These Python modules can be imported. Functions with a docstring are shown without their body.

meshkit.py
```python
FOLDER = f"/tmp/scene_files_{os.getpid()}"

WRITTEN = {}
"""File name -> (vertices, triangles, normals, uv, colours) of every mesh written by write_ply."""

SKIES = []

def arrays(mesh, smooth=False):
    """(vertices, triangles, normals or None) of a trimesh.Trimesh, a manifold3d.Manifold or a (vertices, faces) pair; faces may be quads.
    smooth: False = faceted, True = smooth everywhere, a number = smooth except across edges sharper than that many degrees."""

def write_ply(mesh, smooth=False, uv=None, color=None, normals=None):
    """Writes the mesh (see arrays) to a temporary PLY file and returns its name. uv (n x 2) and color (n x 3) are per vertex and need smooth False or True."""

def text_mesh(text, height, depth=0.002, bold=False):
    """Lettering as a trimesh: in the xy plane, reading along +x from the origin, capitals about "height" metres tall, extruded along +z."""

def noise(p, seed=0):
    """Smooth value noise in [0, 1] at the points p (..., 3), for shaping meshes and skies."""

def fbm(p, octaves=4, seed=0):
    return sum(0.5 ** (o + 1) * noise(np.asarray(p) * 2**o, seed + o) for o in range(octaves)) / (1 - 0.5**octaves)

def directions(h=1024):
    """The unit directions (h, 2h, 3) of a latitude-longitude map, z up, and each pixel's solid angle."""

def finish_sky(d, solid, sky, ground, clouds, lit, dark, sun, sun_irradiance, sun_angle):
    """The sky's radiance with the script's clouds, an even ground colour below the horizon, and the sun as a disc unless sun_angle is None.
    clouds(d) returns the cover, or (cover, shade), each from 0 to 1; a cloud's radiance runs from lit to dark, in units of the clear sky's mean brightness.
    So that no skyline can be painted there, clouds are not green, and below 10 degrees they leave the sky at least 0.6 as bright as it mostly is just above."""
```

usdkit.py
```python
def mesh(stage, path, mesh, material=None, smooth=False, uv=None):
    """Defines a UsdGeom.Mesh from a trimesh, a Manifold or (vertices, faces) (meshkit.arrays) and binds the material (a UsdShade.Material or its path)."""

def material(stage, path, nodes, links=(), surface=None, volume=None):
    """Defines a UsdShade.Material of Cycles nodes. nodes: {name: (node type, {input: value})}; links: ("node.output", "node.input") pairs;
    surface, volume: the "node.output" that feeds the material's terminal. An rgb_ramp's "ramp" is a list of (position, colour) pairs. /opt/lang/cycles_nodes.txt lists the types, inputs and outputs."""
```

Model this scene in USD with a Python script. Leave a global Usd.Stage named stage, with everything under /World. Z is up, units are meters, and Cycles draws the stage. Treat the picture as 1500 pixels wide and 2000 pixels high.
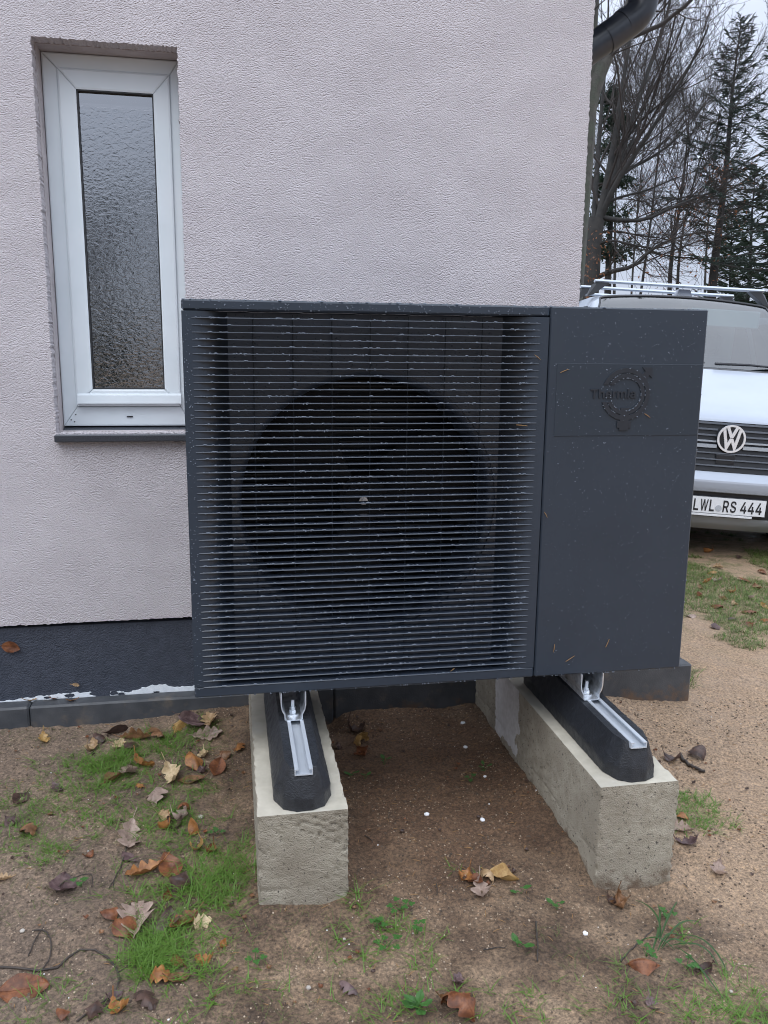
import math, numpy as np, trimesh, manifold3d as m3
from shapely.geometry import Polygon, LineString, Point, box as sbox
from shapely import affinity, union_all
from pxr import Usd, UsdGeom, UsdLux, UsdShade, Sdf, Gf, Vt
import usdkit, meshkit

stage = Usd.Stage.CreateInMemory()
UsdGeom.SetStageUpAxis(stage, UsdGeom.Tokens.z)
UsdGeom.SetStageMetersPerUnit(stage, 1.0)
UsdGeom.Xform.Define(stage, '/World')
UsdGeom.Scope.Define(stage, '/World/Looks')

# ------------------------------------------------------------------ camera
CAM = np.array([.106, -1.938, 1.239]); YAW, PITCH, ROLL, F = .182, .189, .010, 1615.
_f = np.array([math.sin(YAW)*math.cos(PITCH), math.cos(YAW)*math.cos(PITCH), -math.sin(PITCH)])
_r = np.array([math.cos(YAW), -math.sin(YAW), 0.]); _u = np.cross(_r, _f)
CR = math.cos(ROLL)*_r + math.sin(ROLL)*_u; CU = -math.sin(ROLL)*_r + math.cos(ROLL)*_u
cam = UsdGeom.Camera.Define(stage, '/World/camera')
M4 = np.eye(4); M4[0, :3] = CR; M4[1, :3] = CU; M4[2, :3] = -_f; M4[3, :3] = CAM
cam.AddTransformOp().Set(Gf.Matrix4d(M4.tolist()))
cam.CreateHorizontalApertureAttr(36.0); cam.CreateVerticalApertureAttr(48.0)
cam.CreateFocalLengthAttr(F/1500*36); cam.CreateClippingRangeAttr(Gf.Vec2f(.05, 500))
cam.CreateExposureAttr(0.3)

# ------------------------------------------------------------------ sky and sun (overcast)
SUN = np.array([-.35, -.55, .9]); SUN = SUN/np.linalg.norm(SUN)
usdkit.material(stage, '/World/Looks/sky_light', {
    'sky': ('sky_texture', {'sky_type': 'single_scattering', 'sun_disc': False, 'sun_elevation': math.asin(SUN[2]), 'sun_rotation': math.atan2(SUN[0], SUN[1])}),
    'tc': ('texture_coordinate', {}), 'xyz': ('separate_xyz', {}),
    'up': ('rgb_ramp', {'ramp': [(0, (4.9, 5.35, 6.4)), (.15, (5.3, 5.9, 7.2)), (.33, (6.9, 7.6, 9.2)), (.6, (14.5, 15.8, 18.2)), (1, (21, 22.8, 26.))]}),
    'n': ('noise_texture', {'scale': 2.2, 'detail': 5, 'roughness': .55}),
    'nr': ('rgb_ramp', {'ramp': [(.3, (.82, .83, .86)), (.7, (1.12, 1.11, 1.1))]}),
    'cl': ('mix', {'mix_type': 'multiply', 'fac': 1.0}),
    'mx': ('mix', {'fac': .93}),
    'bg': ('background_shader', {'strength': .1})},
    [('tc.generated', 'xyz.vector'), ('xyz.z', 'up.fac'), ('tc.generated', 'n.vector'), ('n.fac', 'nr.fac'), ('up.color', 'cl.color1'), ('nr.color', 'cl.color2'),
     ('sky.color', 'mx.color1'), ('cl.color', 'mx.color2'), ('mx.color', 'bg.color')], surface='bg.background')
dome = UsdLux.DomeLight.Define(stage, '/World/sky')
UsdShade.MaterialBindingAPI.Apply(dome.GetPrim()).Bind(UsdShade.Material.Get(stage, '/World/Looks/sky_light'))
dome.GetPrim().SetCustomDataByKey('kind', 'structure'); dome.GetPrim().SetCustomDataByKey('label', 'pale grey overcast winter sky')
sun = UsdLux.DistantLight.Define(stage, '/World/sun')
sun.CreateIntensityAttr(.22); sun.CreateAngleAttr(40.0); sun.CreateNormalizeAttr(True); sun.CreateColorAttr(Gf.Vec3f(1, .985, .96))
_z = SUN; _x = np.cross([0, 0, 1], _z); _x /= np.linalg.norm(_x); _y = np.cross(_z, _x)
MS = np.eye(4); MS[0, :3] = _x; MS[1, :3] = _y; MS[2, :3] = _z
sun.AddTransformOp().Set(Gf.Matrix4d(MS.tolist()))

# ------------------------------------------------------------------ helpers
rng = np.random.default_rng(11)
def ray(x, y): return (x-750)/F*CR - (y-1000)/F*CU + _f
def onY(x, y, Y): d = ray(x, y); return CAM + d*(Y-CAM[1])/d[1]
def onX(x, y, X): d = ray(x, y); return CAM + d*(X-CAM[0])/d[0]
def at(x, y, D): return CAM + ray(x, y)*D
def onG(x, y):
    d = ray(x, y); t = (0-CAM[2])/d[2]
    for _ in range(12):
        p = CAM + d*t; t += (float(gz(p[0], p[1])) - p[2])/d[2]*.9
    return CAM + d*t
_used = {}
def numbered(path):
    n = _used.get(path); _used[path] = 0 if n is None else n+1
    return path if n is None else '%s_%03d' % (path, n+1)
class Thing:
    def __init__(s, path, loc, local): s.path, s.loc, s.local = path, np.asarray(loc, float), local
def tag(prim, label=None, cat=None, group=None, kind=None):
    for k, v in (('label', label), ('category', cat), ('group', group), ('kind', kind)):
        if v: prim.SetCustomDataByKey(k, v)
    return prim
def thing(name, label, cat, loc=(0, 0, 0), group=None, local=False, matrix=None, kind=None):
    p = numbered('/World/'+name); x = UsdGeom.Xform.Define(stage, p)
    if matrix is not None: x.AddTransformOp().Set(Gf.Matrix4d(np.asarray(matrix).tolist()))
    else: x.AddTranslateOp().Set(Gf.Vec3d(*map(float, loc)))
    tag(x.GetPrim(), label, cat, group, kind)
    return Thing(p, loc, local)
class Part(Thing): pass
def tm(m):
    if isinstance(m, trimesh.Trimesh): return m
    v, f, _ = meshkit.arrays(m); return trimesh.Trimesh(v, f, process=False)
def obj(name, mesh, m, parent=None, smooth=False, label=None, kind=None):
    """one Mesh prim; mesh in world coordinates unless the parent thing is local"""
    p = numbered((parent.path if parent else '/World')+'/'+name)
    v, f, n = meshkit.arrays(mesh, smooth)
    if parent is not None and not parent.local and n is None: v = v - parent.loc
    elif parent is not None and not parent.local: v = v - parent.loc
    g = UsdGeom.Mesh.Define(stage, p)
    g.CreatePointsAttr(Vt.Vec3fArray.FromNumpy(np.ascontiguousarray(v, np.float32)))
    g.CreateFaceVertexCountsAttr(Vt.IntArray.FromNumpy(np.full(len(f), 3, np.int32)))
    g.CreateFaceVertexIndicesAttr(Vt.IntArray.FromNumpy(np.ascontiguousarray(f, np.int32).ravel()))
    g.CreateSubdivisionSchemeAttr('none')
    if n is not None:
        g.CreateNormalsAttr(Vt.Vec3fArray.FromNumpy(np.ascontiguousarray(n, np.float32))); g.SetNormalsInterpolation('vertex')
    UsdShade.MaterialBindingAPI.Apply(g.GetPrim()).Bind(UsdShade.Material.Get(stage, '/World/Looks/'+m))
    if label: g.GetPrim().SetCustomDataByKey('label', label)
    if kind: g.GetPrim().SetCustomDataByKey('kind', kind)
    loc = parent.loc if parent else (0, 0, 0)
    return Part(p, loc, parent.local if parent else False)
def prim(t): return stage.GetPrimAtPath(t.path)
def struct(name, mesh, m, label, smooth=False, kind='structure'):
    o = obj(name, mesh, m, smooth=smooth); tag(prim(o), label, kind=kind); return o
def box(x0, x1, y0, y1, z0, z1, ch=0.0):
    if ch <= 0:
        b = trimesh.creation.box((x1-x0, y1-y0, z1-z0)); b.apply_translation(((x0+x1)/2, (y0+y1)/2, (z0+z1)/2)); return b
    P = []
    for sx in (0, 1):
        for sy in (0, 1):
            for sz in (0, 1):
                c = np.array([x1 if sx else x0, y1 if sy else y0, z1 if sz else z0]); d = np.array([-1 if sx else 1, -1 if sy else 1, -1 if sz else 1])*ch
                for k in range(3):
                    q = c + d; q[k] = c[k]; P.append(q)
    return trimesh.convex.convex_hull(np.array(P))
def cat(*ms):
    ms = [tm(m) for m in (ms[0] if len(ms) == 1 and isinstance(ms[0], (list, tuple)) else ms)]
    return trimesh.util.concatenate(ms)
def extr(poly, h):  # polygon in xy extruded along +z
    gs = getattr(poly, 'geoms', [poly])
    return cat([trimesh.creation.extrude_polygon(g, h, engine='earcut') for g in gs])
def xz(mesh, y_front, depth=None):
    """turns an xy-extrusion (z 0..depth) into the xz plane: x->x, y->z, z-> towards -y, its top at y_front - depth"""
    m = mesh.copy(); v = m.vertices.copy(); m.vertices = np.c_[v[:, 0], y_front - v[:, 2], v[:, 1]]; return m
def along_y(poly, y0, y1):
    m = extr(poly, y1-y0); v = m.vertices.copy(); m.vertices = np.c_[v[:, 0], y1-v[:, 2], v[:, 1]]; return m
def hull(P): return trimesh.convex.convex_hull(np.asarray(P, float))
def cyl(p, q, r, n=16, r2=None):
    return tubes([(np.array([p, q], float), np.array([r, r if r2 is None else r2], float))], n, caps=True)
def tubes(lines, k=6, caps=False):
    """many tapered tubes: list of (points (n,3), radii (n,))"""
    V, Fc, base = [], [], 0
    ang = np.arange(k)/k*2*np.pi
    for P, R in lines:
        P = np.asarray(P, float); n = len(P)
        T = np.gradient(P, axis=0); T /= np.linalg.norm(T, axis=1, keepdims=True)+1e-12
        a = np.array([0, 0, 1.]) if abs(T[:, 2]).max() < .9 else (np.array([1., 0, 0]) if abs(T[:, 0]).max() < .9 else np.array([.3, 1., .2]))
        A = np.cross(T, a); A /= np.linalg.norm(A, axis=1, keepdims=True)+1e-12; B = np.cross(T, A)
        ring = P[:, None] + np.asarray(R)[:, None, None]*(np.cos(ang)[None, :, None]*A[:, None] + np.sin(ang)[None, :, None]*B[:, None])
        V.append(ring.reshape(-1, 3))
        i = np.arange(n-1)[:, None]*k + np.arange(k)[None]; j = np.arange(n-1)[:, None]*k + (np.arange(k)+1)[None] % k
        q = np.stack([i, j, j+k, i+k], -1).reshape(-1, 4) + base
        Fc.append(np.vstack([q[:, [0, 2, 1]], q[:, [0, 3, 2]]]))
        if caps:
            V.append(P[[0, -1]]); c = base + n*k
            e = np.arange(k); Fc.append(np.c_[np.full(k, c), base+e, base+(e+1) % k]); o = base+(n-1)*k
            Fc.append(np.c_[np.full(k, c+1), o+(e+1) % k, o+e]); base += 2
        base += n*k
    return trimesh.Trimesh(np.vstack(V), np.vstack(Fc), process=False)
def scatter(proto, pos, scale, yaw=None, normal=None):
    """copies of a small mesh joined into one: pos (n,3), scale (n,) or (n,3), yaw (n,)"""
    v, f = np.asarray(proto.vertices), np.asarray(proto.faces); n = len(pos)
    s = np.asarray(scale, float); s = np.repeat(s[:, None], 3, 1) if s.ndim == 1 else s
    W = v[None]*s[:, None]
    if yaw is not None:
        c, d = np.cos(yaw)[:, None], np.sin(yaw)[:, None]
        W = np.stack([W[..., 0]*c - W[..., 1]*d, W[..., 0]*d + W[..., 1]*c, W[..., 2]], -1)
    W = W + np.asarray(pos)[:, None]
    return trimesh.Trimesh(W.reshape(-1, 3), (f[None] + (np.arange(n)*len(v))[:, None, None]).reshape(-1, 3), process=False)
def smooth_line(P, n=9):
    from scipy.interpolate import make_interp_spline
    t_ = np.linspace(0, 1, len(P)); return make_interp_spline(t_, P, k=min(2, len(P)-1))(np.linspace(0, 1, n))
def smoothstep(a, b, x): t = np.clip((x-a)/(b-a), 0, 1); return t*t*(3-2*t)
def fbm3(x, y, z, s, o=4, seed=0): return meshkit.fbm(np.stack(np.broadcast_arrays(np.asarray(x, float)*s, np.asarray(y, float)*s, np.asarray(z, float)*s), -1) + 50.3, o, seed) - .5

# ------------------------------------------------------------------ materials
def mat(name, c1, c2=None, scale=20., rough=.6, bump=0., bscale=150., bdist=.002, metal=0., spec=.5, detail=5, lo=.35, hi=.65, rough2=None, dirt=None, dscale=3., dlo=.5, dhi=.7, coord='position', bdetail=4, coat=0., stretch=None, vor=None, spots=None, mud=None):
    nodes = {'p': ('principled_bsdf', {'base_color': c1, 'roughness': rough, 'metallic': metal, 'specular_ior_level': spec, 'coat_weight': coat, 'coat_roughness': .08})}
    L = []
    if coord == 'position': nodes['g'] = ('geometry', {}); src = 'g.position'
    else: nodes['g'] = ('texture_coordinate', {}); src = 'g.object'
    if stretch: nodes['map'] = ('mapping', {'scale': stretch}); L.append((src, 'map.vector')); src = 'map.vector'
    out = None
    if c2 is not None:
        nodes['n'] = ('noise_texture', {'scale': scale, 'detail': detail, 'roughness': .6}); nodes['r'] = ('rgb_ramp', {'ramp': [(lo, c1), (hi, c2)]})
        L += [(src, 'n.vector'), ('n.fac', 'r.fac')]; out = 'r.color'
    def over(tagname, colour, sc, a, b, kind='noise'):
        nonlocal out
        nodes[tagname+'n'] = ('noise_texture', {'scale': sc, 'detail': 6, 'roughness': .65}) if kind == 'noise' else ('voronoi_texture', {'scale': sc})
        nodes[tagname+'r'] = ('map_range', {'from_min': a, 'from_max': b, 'clamp': True}); nodes[tagname+'m'] = ('mix', {'color1': c1, 'color2': colour})
        L.extend([(src, tagname+'n.vector'), (tagname+('n.fac' if kind == 'noise' else 'n.distance'), tagname+'r.value'), (tagname+'r.result', tagname+'m.fac')])
        if out: L.append((out, tagname+'m.color1'))
        out = tagname+'m.color'
    if dirt is not None: over('d', dirt, dscale, dlo, dhi)
    if spots is not None: over('s', spots[0], spots[1], spots[2], spots[3], spots[4] if len(spots) > 4 else 'noise')
    if mud is not None:   # soil splashed on, ragged upper border
        nodes['mx'] = ('separate_xyz', {}); nodes['mn'] = ('noise_texture', {'scale': 17, 'detail': 6, 'roughness': .7}); nodes['ms'] = ('math', {'math_type': 'multiply_add', 'value2': .30, 'value3': -.15}); nodes['ma'] = ('math', {'math_type': 'add'})
        nodes['mr'] = ('map_range', {'from_min': mud[1], 'from_max': mud[1]-.05, 'to_max': .85, 'clamp': True}); nodes['mm'] = ('mix', {'color1': c1, 'color2': mud[0]})
        L += [(src, 'mx.vector'), (src, 'mn.vector'), ('mn.fac', 'ms.value1'), ('ms.value', 'ma.value1'), ('mx.z', 'ma.value2'), ('ma.value', 'mr.value'), ('mr.result', 'mm.fac')] + ([(out, 'mm.color1')] if out else []); out = 'mm.color'
    if out: L.append((out, 'p.base_color'))
    if rough2 is not None:
        nodes['rn'] = ('noise_texture', {'scale': scale*.7, 'detail': 4}); nodes['rm'] = ('map_range', {'from_min': .35, 'from_max': .65, 'to_min': rough, 'to_max': rough2, 'clamp': True})
        L += [(src, 'rn.vector'), ('rn.fac', 'rm.value'), ('rm.result', 'p.roughness')]
    if bump > 0:
        nodes['bn'] = ('noise_texture', {'scale': bscale, 'detail': bdetail, 'roughness': .6}); nodes['b'] = ('bump', {'strength': bump, 'distance': bdist})
        L += [(src, 'bn.vector'), ('b.normal', 'p.normal')]
        if vor:
            nodes['bv'] = ('voronoi_texture', {'scale': vor[0], 'randomness': 1.0}); nodes['bs'] = ('math', {'math_type': 'multiply_add', 'value2': vor[1]})
            L += [(src, 'bv.vector'), ('bv.distance', 'bs.value1'), ('bn.fac', 'bs.value3'), ('bs.value', 'b.height')]
        else: L.append(('bn.fac', 'b.height'))
    return usdkit.material(stage, '/World/Looks/'+name, nodes, L, surface='p.BSDF')

mat('plaster', (.56, .52, .54), (.62, .58, .60), scale=6, rough=.85, bump=1.0, bscale=230, bdist=.0052, bdetail=5, vor=(250, -.9), stretch=(.72, 1, 1.25), spots=((.33, .31, .315), 300, .40, .33))  # dark spots put the shade of the small pits into the colour
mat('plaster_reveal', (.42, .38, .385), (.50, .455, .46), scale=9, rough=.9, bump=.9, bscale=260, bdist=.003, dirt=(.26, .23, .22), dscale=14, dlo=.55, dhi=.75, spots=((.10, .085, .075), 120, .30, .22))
mat('plinth_paint', (.030, .037, .054), (.045, .053, .074), scale=30, rough=.6, bump=1., bscale=170, bdist=.005, vor=(260, -.4), spots=((.10, .105, .12), 420, .36, .28))
mat('white_primer', (.62, .66, .70), (.74, .77, .8), scale=60, rough=.8, bump=.6, bscale=220, bdist=.002)
mat('kerb_concrete', (.035, .039, .045), (.06, .063, .068), scale=14, rough=.65, rough2=.45, bump=.5, bscale=240, bdist=.002, dirt=(.13, .105, .08), dscale=11, dlo=.56, dhi=.78, mud=((.115, .070, .042), .01))
mat('window_pvc', (.62, .68, .71), (.66, .71, .74), scale=6, rough=.32, spots=((.3, .29, .27), 90, .225, .2))
mat('gasket', (.02, .022, .025), rough=.6)
mat('dark_gap', (.01, .01, .012), rough=.8)
mat('sill_stone', (.012, .014, .018), (.045, .05, .06), scale=420, rough=.28, rough2=.15, bump=.15, bscale=300, bdist=.001, detail=2)
mat('anthracite', (.0135, .0205, .031), (.017, .025, .037), scale=4, rough=.42, rough2=.50, bump=.14, bscale=700, bdist=.0008, bdetail=2)
mat('anthracite_frame', (.0145, .0215, .032), (.018, .026, .038), scale=6, rough=.40, bump=.1, bscale=600, bdist=.0008)
mat('slat_plastic', (.021, .028, .041), rough=.30, coat=.25)
mat('badge_plastic', (.0115, .0185, .028), rough=.5, bump=.12, bscale=500, bdist=.0008)
mat('emblem_plastic', (.0095, .012, .017), rough=.42)
mat('black_plastic', (.062, .076, .100), (.075, .09, .115), scale=9, rough=.35)
mat('fan_plastic', (.006, .007, .009), rough=.7)
mat('coil_fins', (.03, .032, .036), (.05, .052, .055), scale=8, rough=.5, metal=.4, stretch=(.3, .3, 12))
mat('zinc', (.62, .66, .70), (.78, .80, .83), scale=55, rough=.28, rough2=.42, metal=.92)
mat('aluminium', (.44, .475, .52), (.54, .575, .62), scale=40, rough=.35, rough2=.5, metal=.35, stretch=(1, .1, 1))
mat('rubber', (.008, .009, .011), (.016, .018, .022), scale=90, rough=.5, rough2=.34, bump=.7, bscale=280, bdist=.0022, vor=(320, -.4))
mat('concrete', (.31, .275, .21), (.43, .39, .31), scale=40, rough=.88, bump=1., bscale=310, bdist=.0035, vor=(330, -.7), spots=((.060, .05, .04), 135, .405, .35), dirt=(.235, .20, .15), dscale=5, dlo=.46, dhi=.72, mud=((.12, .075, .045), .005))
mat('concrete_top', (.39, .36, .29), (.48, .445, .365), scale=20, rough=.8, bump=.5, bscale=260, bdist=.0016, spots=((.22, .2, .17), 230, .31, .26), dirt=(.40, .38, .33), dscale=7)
mat('lime_stain', (.52, .51, .49), (.62, .61, .6), scale=60, rough=.85, bump=.6, bscale=210, bdist=.002, spots=((.3, .28, .24), 160, .36, .3))
mat('pipe_metal', (.012, .0145, .020), (.022, .026, .034), scale=9, rough=.28, rough2=.4, metal=.1, spots=((.012, .012, .013), 40, .27, .23))
mat('pipe_metal_old', (.022, .022, .021), (.055, .055, .048), scale=14, rough=.45, metal=.2, stretch=(1, 1, .12))
usdkit.material(stage, '/World/Looks/water_drop', {'p': ('principled_bsdf', {'base_color': (.21, .24, .29), 'roughness': .04, 'ior': 1.33, 'transmission_weight': .55, 'specular_ior_level': 1.0})}, surface='p.BSDF')  # pale grey body colour stands in for sky glints in clear drops
# obscure glass: clear strip on top, hammered relief below; fresnel mix of mirror and see-through
def glass(name, tint, ior, bump=None):
    n = {'t': ('transparent_bsdf', {'color': tint}), 'gl': ('glossy_bsdf', {'color': (1, 1, 1), 'roughness': .02}), 'fr': ('fresnel', {'IOR': ior}), 'm': ('mix_closure', {})}
    L = [('fr.fac', 'm.fac'), ('t.BSDF', 'm.closure1'), ('gl.BSDF', 'm.closure2')]
    if bump:
        n.update({'g': ('geometry', {}), 'mp': ('mapping', {'rotation': (0, .6, 0), 'scale': (.8, 1, 1.25)}), 'v': ('noise_texture', {'scale': bump[0], 'detail': 1.5, 'distortion': .8}), 'x': ('separate_xyz', {}),
                  'mr': ('map_range', {'from_min': bump[2], 'from_max': bump[2]-.012, 'clamp': True}), 'h': ('math', {'math_type': 'multiply'}), 'b': ('bump', {'strength': .8, 'distance': bump[1]})})
        L += [('g.position', 'mp.vector'), ('mp.vector', 'v.vector'), ('g.position', 'x.vector'), ('x.z', 'mr.value'), ('mr.result', 'h.value1'), ('v.fac', 'h.value2'), ('h.value', 'b.height'), ('b.normal', 'gl.normal'), ('b.normal', 'fr.normal')]
    usdkit.material(stage, '/World/Looks/'+name, n, L, surface='m.closure')
glass('obscure_glass', (.22, .26, .29), 4.2, (80, .0007, 1.985))
glass('car_glass', (.42, .57, .60), 1.95)
glass('car_glass_dark', (.12, .13, .14), 1.6)
mat('room_wall', (.30, .27, .24), rough=.9)
mat('car_paint', (.33, .365, .42), (.35, .385, .44), scale=3, rough=.38, metal=.3, coat=.25)
mat('car_grey', (.30, .32, .36), rough=.5)
mat('grille_grey', (.12, .135, .16), rough=.4)
mat('car_black', (.010, .011, .014), rough=.45)
mat('car_interior', (.16, .17, .175), (.22, .23, .235), scale=8, rough=.8)
mat('car_light_interior', (.33, .36, .36), rough=.8)
mat('chrome', (.78, .81, .85), rough=.22, metal=.55)
mat('chrome_satin', (.40, .44, .49), rough=.35, metal=.4)
mat('tyre', (.012, .012, .013), rough=.75, bump=.4, bscale=120, bdist=.003)
mat('plate_white', (.72, .73, .75), rough=.4)
mat('ink_black', (.012, .012, .014), rough=.5)
mat('plate_seal', (.35, .37, .4), (.5, .52, .55), scale=300, rough=.5)
mat('plate_blue', (.02, .07, .35), rough=.4)
mat('head_lamp', (.55, .58, .62), rough=.1, metal=.6)

# ------------------------------------------------------------------ ground
def gz0(x, y):
    s = np.log1p(np.exp(np.clip((np.asarray(x, float)-1.5)/.35, -30, 30)))*.35
    return -.028*(np.clip(x, -4, 3.)-.6) - .022*np.clip(s, 0, 3.)
def bump_at(x, y, cx, cy, sx, sy, h): return h*np.exp(-((x-cx)/sx)**2 - ((y-cy)/sy)**2)
def gz(x, y):
    x, y = np.asarray(x, float), np.asarray(y, float)
    z = gz0(x, y)
    z = z + .030*fbm3(x, y, 0, 2.6, 3, 3) + .012*fbm3(x, y, 0, 11, 3, 5)
    # soil heaped against the kerb and along the beams
    z = z + bump_at(x, y, 1.30, .72, .25, .12, .055) + bump_at(x, y, .02, .74, .20, .10, .04) + bump_at(x, y, .6, .80, .26, .16, .012)
    z = z + bump_at(x, y, .24, -.30, .13, .06, .004) + bump_at(x, y, 1.04, -.33, .22, .12, -.030) + bump_at(x, y, .90, .25, .05, .5, .02)
    for bx_, k_ in ((.138, 1), (.340, 2), (.938, 3), (1.139, 4)): z = z + (.012+.05*np.maximum(fbm3(x, y, k_, 9, 3, 40+k_), -.2))*np.exp(-((x-bx_)/.035)**2)*smoothstep(-.36, -.24, y)*(1-smoothstep(.70, .8, y))
    z = z - bump_at(x, y, .40, .70, .05, .08, .06)
    return z
def gz_fine(x, y):
    z = gz(x, y); near = np.exp(-(np.maximum(0, np.abs(np.asarray(x)-.5)-1.6)/.5)**2)*np.exp(-(np.maximum(0, np.abs(np.asarray(y))-1.)/.6)**2)
    f = fbm3(x, y, 0, 34, 3, 9); g = fbm3(x, y, 0, 90, 2, 17)
    return z + near*(.014*f + .010*np.maximum(g, -.1) + .010*np.maximum(fbm3(x, y, 0, 17, 2, 23), 0))
def axis(lo, hi, step, far, growth=1.13):
    a = list(np.arange(lo, hi, step)); s = step
    while a[-1] < far: s *= growth; a.append(a[-1]+s)
    s = step; b = [lo]
    while b[-1] > -far: s *= growth; b.append(b[-1]-s)
    return np.array(b[:0:-1] + a)
gx, gy = axis(-1.1, 2.3, .0062, 90, 1.09), axis(-.85, 1.0, .0062, 90, 1.07)
GX, GY = np.meshgrid(gx, gy, indexing='ij'); GZ = gz_fine(GX, GY)
nx, ny = len(gx), len(gy); idx = np.arange(nx*ny).reshape(nx, ny)
q = np.stack([idx[:-1, :-1], idx[1:, :-1], idx[1:, 1:], idx[:-1, 1:]], -1).reshape(-1, 4)
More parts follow.
